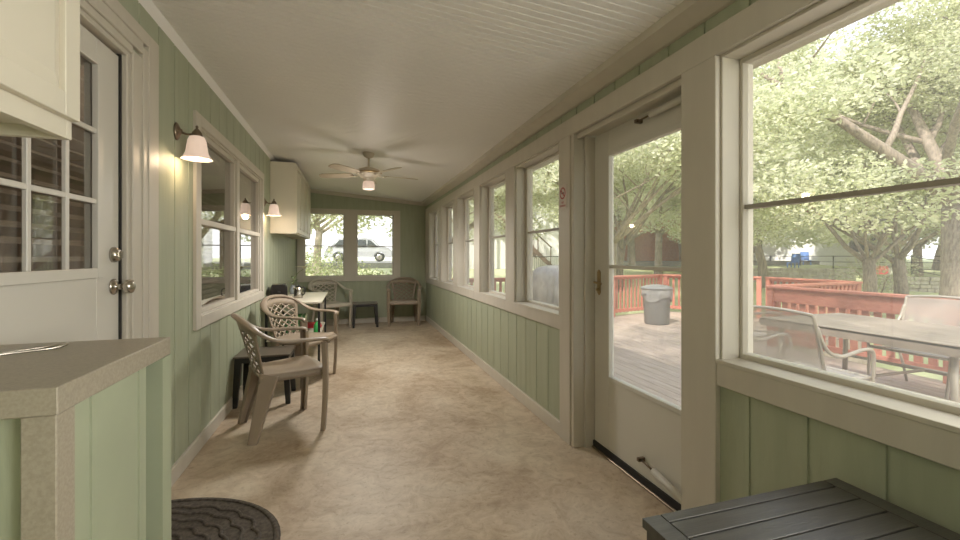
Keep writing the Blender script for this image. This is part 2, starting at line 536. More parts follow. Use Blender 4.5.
# ---- windows of the right wall
def side_window(idx, a, b, z0, z1, mid, wide=0.035):
    m = MB()
    fx0, fx1 = 1.45, 1.50
    # reveal lining + sill
    m.box(XR - 0.021, XO + .002, a + .001, b - .001, z0 - 0.012, z0 + .003)
    m.box(XR, XO, a, a + 0.012, z0, z1); m.box(XR, XO, b - 0.012, b, z0, z1); m.box(XR, XO, a + .012, b - .012, z1 - 0.012, z1)
    # sash frame
    a2, b2, c2, d2 = a + 0.012, b - 0.012, z0, z1 - 0.012
    m.box(fx0, fx1, a2, a2 + wide, c2, d2); m.box(fx0, fx1, b2 - wide, b2, c2, d2)
    m.box(fx0, fx1, a2 + wide, b2 - wide, c2, c2 + 0.022); m.box(fx0, fx1, a2 + wide, b2 - wide, d2 - 0.018, d2)
    o = struct(m.build('window_%d' % idx, M_TRIM, bevel=0.0015))
    MB().box(fx0 + 0.008, fx1 - 0.005, a2 + wide, b2 - wide, mid - 0.008, mid + 0.008).build('meeting_rail', mat('grey_rail_metal', (0.32, 0.29, 0.25), 0.5), o)
    MB().box(1.474, 1.477, a2 + wide - .004, b2 - wide + .004, c2 + .02, d2 - .016).build('pane', M_GLASSV, o)
    return o
for i, (a, b) in enumerate(wins):
    side_window(i + 1, a, b, WZ0, WZ1, 1.42)
side_window(6, big[0][0], big[0][1], WZ0, WZ1 + 0.0, 1.41, 0.014)
side_window(10, big[1][0], big[1][1], WZ0, WZ1, 1.41, 0.025)

# ---- back windows
def back_window(idx, a, b):
    m = MB(); y0, y1 = YB + 0.03, YB + 0.07
    m.box(a, b, YB - .01, YB + .13, bz0, bz0 + 0.012)
    for (p, q) in ((a, a + .012), (b - .012, b)):
        m.box(p, q, YB, YB + .13, bz0 + .012, bz1)
    m.box(a + .012, b - .012, YB, YB + .13, bz1 - .012, bz1)
    m.box(a + .012, a + .03, y0, y1, bz0 + .012, bz1 - .012); m.box(b - .03, b - .012, y0, y1, bz0 + .012, bz1 - .012)
    m.box(a + .03, b - .03, y0, y1, bz0 + .012, bz0 + .03); m.box(a + .03, b - .03, y0, y1, bz1 - .03, bz1 - .012)
    o = struct(m.build('window_%d' % idx, M_TRIM))
    MB().box(a + .03, b - .03, y0 + .005, y1 - .005, 1.392, 1.408).build('meeting_rail', MATS['grey_rail_metal'], o)
    MB().box(a + .026, b - .026, YB + .049, YB + .052, bz0 + .026, bz1 - .026).build('pane', M_GLASSV, o)
back_window(7, *BW[0]); back_window(8, *BW[1])
t = MB()
yf = YB - 0.018
t.box(-0.90, 0.875, yf, YB + .01, 1.985, 2.06); t.box(-0.90, 0.875, yf, YB + .01, 0.765, bz0 + .004)
t.box(-0.90, -0.79, yf, YB + .01, bz0, 1.99); t.box(-0.115, 0.095, yf, YB + .01, bz0, 1.99); t.box(0.753, 0.875, yf, YB + .01, bz0, 1.99)
struct(t.build('trim_7', M_TRIM, bevel=0.003))

# ---- left inner window (into the house)
m = MB()
x0, x1 = XL - 0.07, XL - 0.015
P = [(3.11, 4.03), (4.11, 5.015)]
m.box(XL - LT, XL + .005, LW0, LW1, LWZ0, LWZ0 + .02); m.box(XL - LT, XL, LW0, LW1, LWZ1 - .02, LWZ1)
m.box(XL - LT, XL, LW0, 3.115, LWZ0 + .02, LWZ1 - .02); m.box(XL - LT, XL + .004, 4.03, 4.11, LWZ0 + .02, LWZ1 - .02); m.box(XL - LT, XL, 5.015, LW1, LWZ0 + .02, LWZ1 - .02)
for a, b in P:
    m.box(x0, x1, a, b, LWZ0 + .02, 0.876); m.box(x0, x1, a, b, 1.995, LWZ1 - .02)
    m.box(x0, x1 + .01, a, b, 1.425, 1.462)
    m.box(x0, x1, a, a + .022, 0.876, 1.995); m.box(x0, x1, b - .022, b, 0.876, 1.995)
o = struct(m.build('window_11', M_TRIM, bevel=0.002))
for a, b in P:
    MB().box(XL - 0.045, XL - 0.042, a + .02, b - .02, 0.87, 1.43).build('lower_pane', M_INGL, o)
    MB().box(XL - 0.045, XL - 0.042, a + .02, b - .02, 1.458, 2.0).build('upper_pane', M_INGL, o)
t = MB(); tx = XL + 0.018
t.box(XL - .01, tx, 2.99, 3.085, 0.764, 2.11); t.box(XL - .01, tx, 5.045, 5.12, 0.764, 2.11)
t.box(XL - .01, tx, 3.085, 5.045, 2.04, 2.11); t.box(XL - .01, tx, 3.085, 5.045, 0.764, 0.842)
struct(t.build('trim_8', M_TRIM, bevel=0.003))

# ---- room behind the inner door and window
t = MB()
t.box(-4.6, -4.5, -1.0, 8.0, 0.0, 2.6); t.box(-4.6, XL - LT, -1.1, -1.0, 0, 2.6); t.box(-4.6, XL - LT, 8.0, 8.1, 0, 2.6)
struct(t.build('wall_inner', M_DIM))
struct(MB().box(-4.6, XL - LT, -1.1, 8.1, -0.05, 0.05).build('floor_inner', M_DIM))
struct(MB().box(-4.6, XL - LT, -1.1, 8.1, 2.55, 2.62).build('ceiling_inner', M_DIM))

def blinds(name, y0, y1, z0, z1, x, label, pitch=0.05, wd=0.045, group=None):
    o = thing(name, (x, (y0 + y1) / 2, z1), label, 'blind', group)
    hw = (y1 - y0) / 2
    MB().box(-0.02, 0.02, -hw, hw, -0.03, 0.0).build('headrail', M_BLIND, o)
    s = MB(); z = -0.05
    while z > -(z1 - z0) + 0.02:
        Mx = Matrix.Translation((0, 0, z)) @ Matrix.Rotation(R(28), 4, 'Y')
        s.box(-wd / 2, wd / 2, -hw, hw, -0.0012, 0.0012, Mx); z -= pitch
    s.build('slats', M_BLIND, o)
    MB().box(-0.02, 0.02, -hw, hw, -(z1 - z0), -(z1 - z0) + 0.018).build('bottom_rail', M_BLIND, o)
    for yy in (-hw * .6, hw * .6):
        MB().cyl((-0.026, yy, 0), (-0.026, yy, -(z1 - z0)), 0.0015, 6).build('cord', M_BLIND, o)
    return o

light('inner_room_fill', 'POINT', (-2.9, 3.4, 2.0), 30, (1.0, 0.80, 0.62), shadow_soft_size=0.15)  # added unseen warm light, brightens the room behind the inner glass

# ---- left entry door with nine lites
dm = MB()
dx0, dx1 = XL - 0.062, XL - 0.022
dy0, dy1 = LD0 + 0.018, 2.172
dz0, dz1 = 0.06, 2.065
gy = [1.453, 1.638, 1.823, 2.008]; gz = [1.165, 1.43, 1.70, 1.965]
dm.box(dx0, dx1, dy0, gy[0], dz0, dz1); dm.box(dx0, dx1, gy[3], dy1, dz0, dz1)
dm.box(dx0, dx1, gy[0], gy[3], dz0, gz[0]); dm.box(dx0, dx1, gy[0], gy[3], gz[3], dz1)
door1 = struct(dm.build('door_1', M_DOOR, bevel=0.002))
g = MB()
bx0, bx1 = dx1 - 0.012, dx1 + 0.010
g.box(bx0, bx1, gy[0] - .03, gy[0] + .008, gz[0] - .03, gz[3] + .03); g.box(bx0, bx1, gy[3] - .008, gy[3] + .03, gz[0] - .03, gz[3] + .03)
g.box(bx0, bx1, gy[0] + .008, gy[3] - .008, gz[0] - .03, gz[0] + .008); g.box(bx0, bx1, gy[0] + .008, gy[3] - .008, gz[3] - .008, gz[3] + .03)
for yy in gy[1:3]:
    g.box(bx0 + .004, bx1 - .004, yy - .0095, yy + .0095, gz[0] + .008, gz[3] - .008)
for zz in gz[1:3]:
    g.box(bx0 + .0055, bx1 - .0052, gy[0] + .008, gy[3] - .008, zz - .0095, zz + .0095)
g.build('glazing_grille', M_DOOR, door1, bevel=0.002)
MB().box(XL - 0.036, XL - 0.034, gy[0], gy[3], gz[0], gz[3]).build('pane', M_INGL, door1)
kb = MB()
RX = Matrix.Translation((dx1, 2.128, 1.093)) @ Matrix.Rotation(R(90), 4, 'Y')
kb.lathe([(0.033, 0), (0.033, 0.004), (0.027, 0.009), (0.012, 0.012), (0.011, 0.03), (0.016, 0.036), (0.027, 0.045), (0.030, 0.056), (0.027, 0.067), (0.015, 0.073)], n=28, M=RX)
kb.build('door_knob', M_CHROME, door1)
kb = MB()
RX = Matrix.Translation((dx1, 2.128, 1.225)) @ Matrix.Rotation(R(90), 4, 'Y')
kb.lathe([(0.032, 0), (0.032, 0.006), (0.027, 0.016), (0.024, 0.022), (0.010, 0.023)], n=28, M=RX)
kb.box(0.022, 0.034, -0.004, 0.004, -0.014, 0.014, Matrix.Translation((dx1, 2.128, 1.225)))
kb.build('deadbolt', M_CHROME, door1)
MB().box(dx0, dx1 + .006, 2.1735, 2.184, 0.06, 2.075).build('dark_gap_strip', M_RUBBER, door1)  # black strip stands in for the shaded gap between slab and jamb
t = MB()   # jamb and casing of that door
t.box(XL - LT, XL + .004, 2.184, 2.215, 0.055, 2.10); t.box(XL - LT, XL + .004, LD0 - .01, LD0 + .016, 0.055, 2.10)
t.box(XL - LT, XL + .004, LD0 + .016, 2.184, 2.078, 2.10)
for k, (a, b, d) in enumerate(((2.215, 2.30, 0.012), (2.30, 2.345, 0.018), (2.345, 2.45, 0.022))):
    t.box(XL - .01, XL + d, a, b, 0, 2.10 + 0.02 * (k + 1) + (0.09 if k == 2 else 0.03 * k))
t.box(XL - .01, XL + .012, LD0 - .13, 2.215, 2.10, 2.135); t.box(XL - .01, XL + .018, LD0 - .13, 2.30, 2.135, 2.19)
t.box(XL - .01, XL + .022, LD0 - .13, 2.345, 2.19, 2.25)
t.box(XL - .01, XL + .022, LD0 - .13, LD0 - .01, 0, 2.10)
struct(t.build('trim_9', M_TRIM, bevel=0.003))
blinds('window_blind', 1.33, 2.13, 1.20, 2.02, XL - 0.10, 'taupe slatted blind hanging behind the nine-lite door glass')
blinds('window_blind', 3.13, 4.02, 0.90, 1.995, XL - 0.145, 'taupe blind behind the inner window, in the pane nearer the door', 0.04, 0.036)
blinds('window_blind', 4.12, 5.01, 0.90, 1.995, XL - 0.145, 'taupe blind behind the inner window, in the pane nearer the cabinet', 0.04, 0.036)

# ---- glazed storm door on the right
sx0, sx1 = 1.490, 1.518
sy0, sy1, sz0, sz1 = 1.515, 2.40, 0.045, 1.978
ga, gb, gc, gd = 1.625, 2.245, 0.483, 1.835
m = MB()
m.box(sx0, sx1, sy0, ga, sz0, sz1); m.box(sx0, sx1, gb, sy1, sz0, sz1)
m.box(sx0, sx1, ga, gb, sz0, gc); m.box(sx0, sx1, ga, gb, gd, sz1)
door2 = struct(m.build('door_2', M_DOOR, bevel=0.003))
f = MB()
for (a, b, c, d) in ((ga - .012, ga + .012, gc - .012, gd + .012), (gb - .012, gb + .012, gc - .012, gd + .012)):
    f.box(sx0 - .008, sx1, a, b, c, d)
f.box(sx0 - .008, sx1, ga + .012, gb - .012, gc - .012, gc + .012); f.box(sx0 - .008, sx1, ga + .012, gb - .012, gd - .012, gd + .012)
f.box(sx0 - .004, sx1, ga + .012, gb - .012, 1.146, 1.166)
f.build('glass_stop', M_DOOR, door2, bevel=0.002)
MB().box(1.503, 1.506, ga, gb, gc, gd).build('pane', M_GLASSV, door2)
h = MB()
h.prism([(2.330, 0.99), (2.345, 0.975), (2.362, 0.99), (2.362, 1.12), (2.346, 1.135), (2.330, 1.12)], sx0 - .006, sx0, 'x')
h.tube(spline([(sx0 - .004, 2.346, 1.05), (sx0 - .035, 2.346, 1.055), (sx0 - .04, 2.33, 1.056), (sx0 - .038, 2.27, 1.05)], 4), 0.007, 8)
h.cyl((sx0 - .004, 2.346, 1.01), (sx0 - .02, 2.346, 1.01), 0.009, 10)
h.build('door_handle', M_BRASS, door2)
def closer(z, ya, yb, za):
    c = MB()
    c.cyl((sx0 - .035, ya, za), (sx0 - .03, yb, z), 0.017, 14)
    o = c.build('closer_tube', M_PAPER if False else M_DOOR, door2)
    d = MB(); dv = (yb - ya)
    d.cyl((sx0 - .03, yb, z), (sx0 - .025, yb + 0.10, z + (z - za) * .25), 0.005, 8)
    d.box(sx0 - .04, sx0, yb + 0.10, yb + 0.118, z + (z - za) * .25 - .009, z + (z - za) * .25 + .009)
    d.box(sx0 - .045, sx0, ya - .02, ya, za - .018, za + .018)
    d.build('closer_rod', M_BRONZE, o)
closer(1.94, 1.58, 1.83, 1.945)
closer(0.135, 1.58, 1.81, 0.10)
MB().box(sx0 - .012, sx1, sy0, sy1, 0.012, 0.048).build('door_sweep', M_RUBBER, door2)
struct(MB().box(1.468, XO, 1.51, 2.405, 0.0, 0.012).build('trim_10', M_BRONZE, bevel=0.004))

# ------------------------------------------------------------------ sconces
def sconce(loc, label, power):
    o = thing('wall_sconce', loc, label, 'wall lamp', 'bell-shade sconces on the left wall')
    RY = Matrix.Rotation(R(90), 4, 'Y') @ Matrix.Diagonal((1.35, 1, 1, 1))
    MB().lathe([(0.036, 0), (0.036, 0.006), (0.030, 0.012), (0.022, 0.016), (0.012, 0.022), (0.009, 0.03)], n=28, M=RY).build('backplate', M_BRONZE, o)
    a = MB().tube(spline([(0.02, 0, 0), (0.05, 0, -0.012), (0.08, 0, -0.008), (0.098, 0, 0.006), (0.1, 0, -0.01)], 5), 0.006, 8)
    a.lathe([(0.004, 0.04), (0.008, 0.032), (0.005, 0.024), (0.014, 0.014), (0.024, 0.0), (0.028, -0.02), (0.027, -0.03)], (0.1, 0, 0), 20)
    a.build('arm', M_BRONZE, o)
    s = MB()
    pr = [(0.020, -0.018), (0.036, -0.024), (0.045, -0.045), (0.050, -0.08), (0.055, -0.115), (0.066, -0.138), (0.078, -0.148), (0.074, -0.148), (0.063, -0.136), (0.052, -0.114), (0.047, -0.08), (0.042, -0.046), (0.033, -0.027)]
    n = 48; vs = []; fs = []
    for (r, z) in pr:
        for i in range(n):
            a_ = 2 * PI * i / n; rr = r * (1 + 0.02 * math.cos(12 * a_) * min(1, max(0, (-z - 0.02) / 0.1)))
            vs.append((0.1 + rr * math.cos(a_), rr * math.sin(a_), z))
    for j in range(len(pr) - 1):
        for i in range(n):
            k = (i + 1) % n; fs.append((j * n + i, j * n + k, (j + 1) * n + k, (j + 1) * n + i))
    s.add(vs, fs, True)
    s.build('lamp_shade', M_SHADE, o)
    b = MB().lathe([(0.008, -0.03), (0.016, -0.05), (0.022, -0.075), (0.016, -0.10), (0.004, -0.108)], (0.1, 0, 0), 16)
    b.build('bulb', mat('warm_bulb', (1, 0.9, 0.8), 0.5, emit=(1, 0.78, 0.55), estr=1.5), o)
    light('sconce_glow', 'POINT', (loc[0] + 0.1, loc[1], loc[2] - 0.165), power, (1.0, 0.74, 0.48), shadow_soft_size=0.03, specular_factor=0.15)
    return o
sconce((XL, 2.727, 1.905), 'bronze wall sconce with glowing bell shade beside the nine-lite door', 1.0)
sconce((XL, 5.20, 1.815), 'bronze wall sconce with glowing bell shade between inner window and white cabinet', 1.1)

# ------------------------------------------------------------------ ceiling fan
fx, fy = 0.18, 4.72
zc = ceil_z(fx)
o = thing('ceiling_fan', (fx, fy, zc), 'cream ceiling fan with five pale blades and a lit glass cup', 'ceiling fan')
MB().lathe([(0.058, 0.012), (0.062, -0.012), (0.050, -0.04), (0.026, -0.055), (0.014, -0.06)], n=24).build('canopy', M_FANW, o)
MB().cyl((0, 0, -0.05), (0, 0, -0.17), 0.010, 12).build('downrod', M_FANW, o)
mo = MB().lathe([(0.02, -0.150), (0.05, -0.158), (0.10, -0.175), (0.132, -0.20), (0.138, -0.215), (0.125, -0.235), (0.10, -0.245), (0.085, -0.262), (0.06, -0.272), (0.055, -0.305)], n=32).build('motor_housing', M_FANW, o)
MB().lathe([(0.139, -0.207), (0.141, -0.214), (0.134, -0.224)], n=32).build('brass_band', M_BRASS, mo)
MB().lathe([(0.045, -0.30), (0.056, -0.315), (0.060, -0.34), (0.062, -0.385), (0.058, -0.39), (0.045, -0.392)], n=24, flute=12, fa=0.03).build('lamp_shade', M_SHADE, o)
for k in range(5):
    a = 2 * PI * k / 5 + R(12)
    Mz = Matrix.Rotation(a, 4, 'Z')
    br = MB()
    br.tube([Mz @ Vector(p) for p in ((0.10, 0, -0.235), (0.15, 0.0, -0.25), (0.20, 0, -0.238))], 0.010, 8, flat=0.4)
    br.build('blade_bracket', M_FANW, o)
    bl = MB()
    Mb = Mz @ Matrix.Translation((0, 0, -0.234)) @ Matrix.Rotation(R(12), 4, 'X')
    pts = [(0.17, -0.035), (0.22, -0.048), (0.40, -0.058), (0.50, -0.056), (0.545, -0.035), (0.555, 0), (0.545, 0.035), (0.50, 0.056), (0.40, 0.058), (0.22, 0.048), (0.17, 0.035)]
    bl.prism(pts, -0.003, 0.003, 'z', Mb)
    bl.build('fan_blade', M_FANB, o)
light('fan_lamp', 'POINT', (fx, fy, zc - 0.54), 2.0, (1.0, 0.90, 0.80), shadow_soft_size=0.12, specular_factor=0.0)
light('fan_fill_down', 'SPOT', (fx, fy, zc - 0.41), 48, (1.0, 0.95, 0.88), shadow_soft_size=0.16, specular_factor=0.0, spot_size=R(172), spot_blend=0.5)  # added downward fill under the fan, brightens the far end

# ------------------------------------------------------------------ wall cabinets
def panel_door(parent, x, y0, y1, z0, z1, m, knob=None):
    """raised-panel door in the plane x, facing +x"""
    d = MB(); st = 0.052
    d.box(x, x + .018, y0, y0 + st, z0, z1); d.box(x, x + .018, y1 - st, y1, z0, z1)
    d.box(x, x + .018, y0 + st, y1 - st, z0, z0 + st); d.box(x, x + .018, y0 + st, y1 - st, z1 - st, z1)
    # raised centre with sloped edges
    a0, a1, c0, c1 = y0 + st, y1 - st, z0 + st, z1 - st
    e = 0.03
    vs = [(x + .006, a0, c0), (x + .006, a1, c0), (x + .006, a1, c1), (x + .006, a0, c1),
          (x + .015, a0 + e, c0 + e), (x + .015, a1 - e, c0 + e), (x + .015, a1 - e, c1 - e), (x + .015, a0 + e, c1 - e),
          (x, a0, c0), (x, a1, c0), (x, a1, c1), (x, a0, c1)]
    d.add(vs, [(4, 5, 6, 7), (0, 1, 5, 4), (1, 2, 6, 5), (2, 3, 7, 6), (3, 0, 4, 7), (8, 9, 1, 0), (9, 10, 2, 1), (10, 11, 3, 2), (11, 8, 0, 3), (11, 10, 9, 8)])
    return d.build('door', m, parent, bevel=0.0015)

def wall_cabinet(y0, y1, z0, z1, dep, nd, label, lift=0.012):
    o = thing('wall_cabinet', (XL + .001, (y0 + y1) / 2, z0), label, 'cabinet')
    hw = (y1 - y0) / 2; h = z1 - z0
    b = MB(); th = 0.018
    b.box(0, dep, -hw, -hw + th, 0, h); b.box(0, dep, hw - th, hw, 0, h)
    b.box(0.006, dep - th, -hw + th, hw - th, h - th, h); b.box(0.006, dep - th, -hw + th, hw - th, 0.025, 0.025 + th); b.box(0, .006, -hw + th, hw - th, 0.025, h)
    b.box(dep - th, dep, -hw + th, hw - th, 0, 0.075); b.box(dep - th, dep, -hw + th, hw - th, h - .05, h - th)
    b.build('body', M_CABW, o, bevel=0.001)
    wdt = 2 * hw / nd
    for k in range(nd):
        panel_door(o, dep, -hw + k * wdt + .004, -hw + (k + 1) * wdt - .004, lift, h - .012, M_CABW)
    return o
wall_cabinet(5.57, 7.42, 1.49, 2.345, 0.275, 4, 'white raised-panel cabinet high on left wall above the breakfast table')
wall_cabinet(0.20, 1.21, 1.485, 2.385, 0.305, 2, 'cream cabinet hanging in the upper left corner above the counter', 0.042)

# ------------------------------------------------------------------ counter
cx = XL + 0.002
o = thing('bar_counter', (cx, 0.95, 0), 'short bar counter with speckled laminate top and green grooved sides beside the door', 'counter')
W, D, T = 0.415, 0.50, 0.985
MB().box(0, W, 0, D, T - .05, T).build('countertop', M_LAM, o, bevel=0.002)
p = MB()
p.box(W - .055, W - .003, 0.003, 0.058, 0, T - .05)
p.build('corner_post', M_LAM, o, bevel=0.002)
c = MB(); siding(c, 'y', W - .006, 0.02, 0.058, 0.36, 0, T - .05, -1, off=0.115)
c.box(W - .10, W - .060, 0.36, 0.44, 0, T - .05)
c.box(W - .045, W + .002, 0.44, 0.50, 0, T - .05)
c.build('side_panel', mat('soft_green_paint', (0.36, 0.395, 0.28), 0.5), o)
c = MB(); c.box(0, W - .055, 0.022, 0.036, 0, T - .05); c.box(0, W - .045, 0.48, 0.498, 0, T - .05)
c.build('front_panel', M_GREEN, o)
w_ = MB().tube(spline([(-0.90, 1.13, 0.992), (-0.86, 1.2, 1.0), (-0.80, 1.30, 0.989), (-0.74, 1.36, 0.989), (-0.70, 1.36, 0.9935), (-0.72, 1.33, 0.989), (-0.80, 1.27, 0.989), (-0.87, 1.17, 0.989)], 6), 0.003, 6)
tag(w_.build('power_cord', M_CHROME), 'thin grey cord lying looped on top of the bar counter', 'cord')

# ------------------------------------------------------------------ door mat
def half_ellipse(cx, cy, a, b, n=28):
    return [(cx + a * math.sin(PI * i / n), cy - b * math.cos(PI * i / n)) for i in range(n + 1)]
o = thing('door_mat', (XL + .03, 1.985, 0), 'dark half-round ribbed door mat on the floor beside the counter', 'mat')
MB().prism(half_ellipse(0, 0, 0.60, 0.495), 0.0, 0.008, 'z').build('mat_base', M_MAT, o, bevel=0.003)
rim = MB()
rim.tube([(x, y, 0.010) for x, y in half_ellipse(0.012, 0, 0.570, 0.470, 40)], 0.010, 8, flat=0.5)
for q in (0.2, 0.32, 0.44, 0.56, 0.68, 0.80, 0.91):
    pts = []
    for i in range(61):
        th = PI * i / 60; sc_ = q + 0.04 * abs(math.sin(th * round(3 + q * 8)))
        pts.append((0.012 + 0.53 * sc_ * math.sin(th), -0.435 * sc_ * math.cos(th), 0.009))
    rim.tube(pts, 0.009, 6, flat=0.9)
rim.build('raised_ribs', M_MAT, o)

# ------------------------------------------------------------------ dark bench table, bottom right
o = thing('low_table', (0.995, 0.42, 0), 'charcoal plank-top low table under the big right window', 'table')
hx, y0, y1, zt = 0.325, -0.45, 0.45, 0.59
fb = MB(); fw = 0.052; g_ = 0.0025
fb.box(-hx, -hx + fw - g_, y0, y1, zt - .022, zt); fb.box(hx - fw + g_, hx, y0, y1, zt - .022, zt)
fb.box(-hx + fw, hx - fw, y1 - .03, y1, zt - .022, zt); fb.box(-hx + fw, hx - fw, y0, y0 + .03, zt - .022, zt)
yy = y1 - .03
while yy > y0 + .04:
    q = max(yy - 0.0595, y0 + .032)
    fb.box(-hx + fw, hx - fw, q, yy - g_ * 2, zt - .022, zt); yy -= 0.0595
fb.box(-hx + .01, hx - .01, y0 + .01, y1 - .01, zt - .030, zt - .012)
fb.build('tabletop', M_DARKT, o, bevel=0.0008)
ap = MB()
ap.box(-hx + .006, -hx + .026, y0 + .006, y1 - .006, zt - .085, zt - .022); ap.box(hx - .026, hx - .006, y0 + .006, y1 - .006, zt - .085, zt - .022)
ap.box(-hx + .026, hx - .026, y1 - .026, y1 - .006, zt - .085, zt - .022); ap.box(-hx + .026, hx - .026, y0 + .006, y0 + .026, zt - .085, zt - .022)
ap.build('apron', M_DARKT, o, bevel=0.003)
for sx in (-1, 1):
    for (qa, qb) in ((y0 + .03, y0 + .09), (y1 - .09, y1 - .03)):
        a, b = sorted((sx * (hx - .03), sx * (hx - .09)))
        MB().box(a, b, qa, qb, 0, zt - .03).build('leg', M_DARKT, o, bevel=0.004)

# ------------------------------------------------------------------ resin lattice chair
def back_pt(u, v):
    hw = 0.165 + 0.075 * v
    return Vector((u * hw, -0.195 - 0.115 * v + 0.045 * u * u * (0.6 + v), 0.405 + v * (0.395 - 0.045 * u * u)))
def make_chair(label, m, group):
    o = thing('resin_armchair', (0, 0, 0), label, 'chair', group)
    # seat: dished slab with rolled front
    s = MB(); nu, nv = 14, 14
    def sp(u, v):
        hw = 0.195 + 0.055 * v
        y = -0.205 + 0.45 * v
        z = 0.425 - 0.022 * (1 - u * u) * math.sin(PI * min(v * 1.1, 1)) + 0.012 * v
        if v > 0.93: z -= (v - 0.93) / 0.07 * 0.022
        if abs(u) > 0.93: z -= (abs(u) - 0.93) / 0.07 * 0.008
        return (u * hw, y - 0.02 * u * u * v, z)
    vs = [sp(-1 + 2 * i / nu, j / nv) for j in range(nv + 1) for i in range(nu + 1)]
    fs = [(j * (nu + 1) + i, j * (nu + 1) + i + 1, (j + 1) * (nu + 1) + i + 1, (j + 1) * (nu + 1) + i) for j in range(nv) for i in range(nu)]
    s.add(vs, fs, True)
    # skirt
    edge = [sp(-1 + 2 * i / nu, 1) for i in range(nu + 1)]
    L = [sp(-1, j / nv) for j in range(nv + 1)]; Rr = [sp(1, j / nv) for j in range(nv, -1, -1)]
    loop = L + edge[1:] + Rr[1:]
    vs = loop + [(x * 1.0, y, z - 0.04) for x, y, z in loop]; n = len(loop)
    s.add(vs, [(i, i + 1, i + 1 + n, i + n) for i in range(n - 1)], True)
    s.build('seat', m, o, solid=0.007)
    # backrest: solid border and crest, diagonal lattice between
    b = MB()
    def strip(path, w, taper=False):
        vs = []; k = len(path)
        for i in range(k):
            u, v = path[i]
            u2, v2 = path[min(i + 1, k - 1)]; u1, v1 = path[max(i - 1, 0)]
            du, dv = (u2 - u1) * 0.2, (v2 - v1) * 0.39
            l_ = math.hypot(du, dv) or 1
            nu_, nv_ = -dv / l_ * w / 0.2, du / l_ * w / 0.39
            vs.append(back_pt(u + nu_, v + nv_)); vs.append(back_pt(u - nu_, v - nv_))
        b.add(vs, [(2 * i, 2 * i + 1, 2 * i + 3, 2 * i + 2) for i in range(k - 1)], True)
    strip([(-0.93, i / 12) for i in range(13)], 0.015); strip([(0.93, i / 12) for i in range(13)], 0.015)
    strip([(-1 + i / 8, 0.03) for i in range(17)], 0.015)
    strip([(-1 + i / 10, 0.90) for i in range(21)], 0.034)
    nb = 5
    for k in range(-nb, nb + 1):
        for sg in (-1, 1):
            path = []
            for i in range(41):
                v = 0.03 + 0.82 * i / 40
                u = sg * (v - 0.44) / 0.82 * 2.3 + k * 0.46
                if abs(u) <= 0.95: path.append((u, v))
            if len(path) > 3: strip(path[::2] if len(path) > 8 else path, 0.0075)
    b.build('backrest', m, o, solid=0.009)
    # crest rail running down into both arms and forward
    half = [(0.262, 0.215, 0.615), (0.268, 0.20, 0.640), (0.278, 0.10, 0.648), (0.287, -0.04, 0.652), (0.287, -0.13, 0.672), (0.268, -0.205, 0.715), (0.222, -0.262, 0.765), (0.13, -0.308, 0.802), (0.0, -0.322, 0.814)]
    path = half + [(-x, y, z) for x, y, z in reversed(half[:-1])]
    P = spline(path, 5)
    rings = []
    for i, p in enumerate(P):
        t = (P[min(i + 1, len(P) - 1)] - P[max(i - 1, 0)]).normalized()
        side = t.cross(Vector((0, 0, 1)))
        if side.length < 0.25:
            side = Vector((0, 1, 0)).cross(Vector((0, 0, 1)))
        side.normalize(); up_ = side.cross(t).normalized()
        f_ = min(1, abs(p.x) / 0.22)
        wd = 0.016 + 0.014 * f_ ** 2; ht = 0.018 - 0.005 * f_ ** 2
        rings.append([p + side * wd * math.cos(2 * PI * k / 10) + up_ * ht * math.sin(2 * PI * k / 10) for k in range(10)])
    MB().loft(rings).build('arm_rail', m, o)
    # channel legs
    def channel(p0, p1, w0, w1, d0, d1, nrm, bow=0.0, ns=8):
        rings = []
        nrm = Vector(nrm).normalized()
        p0 = Vector(p0); p1 = Vector(p1)
        ax = (p1 - p0).normalized(); sd = ax.cross(nrm).normalized(); nr = sd.cross(ax).normalized()
        for i in range(ns + 1):
            q = i / ns; c_ = p0.lerp(p1, q) + nr * bow * math.sin(PI * q)
            w_ = (w0 + (w1 - w0) * q) / 2; d_ = d0 + (d1 - d0) * q; t_ = 0.006
            pr = [(-w_, -d_), (-w_, -0.006), (-w_ + .006, 0), (w_ - .006, 0), (w_, -0.006), (w_, -d_), (w_ - t_, -d_), (w_ - t_, -t_ - .003), (-w_ + t_, -t_ - .003), (-w_ + t_, -d_)]
            rings.append([c_ + sd * a + nr * b_ for a, b_ in pr])
        l_ = MB().loft(rings, smooth=False)
        return l_
    for sx in (-1, 1):
        f = channel((sx * 0.268, 0.215, 0.625), (sx * 0.262, 0.205, 0.0), 0.062, 0.046, 0.034, 0.030, (sx * .55, 1, 0), 0.012)
        f.build('leg', m, o, bevel=0.002)
        f = channel((sx * 0.215, -0.150, 0.432), (sx * 0.235, -0.255, 0.0), 0.115, 0.056, 0.04, 0.034, (sx * 1.0, -0.55, 0.0), 0.0)
        f.build('leg', m, o, bevel=0.002)
    return o
GCH = 'lattice-back resin armchairs'
def face(ang):   # heading of local +y, degrees from +X
    return R(ang - 90)
ch = make_chair('taupe resin armchair in the foreground, nearest the door and counter', M_CHAIR, GCH)
ch.location = (-0.455, 3.36, 0); ch.rotation_euler = (0, 0, face(20))
copy_to(ch, (-0.46, 4.55, 0), face(-30), 'taupe resin armchair pulled up beside the breakfast table', GCH)
copy_to(ch, (0.905, 7.70, 0), face(-97), 'taupe resin armchair standing in the far right corner', GCH)
ch2 = make_chair('pale resin armchair behind the breakfast table under the back window', M_CHAIR2, GCH)
ch2.location = (-0.33, 7.62, 0); ch2.rotation_euler = (0, 0, face(-62))

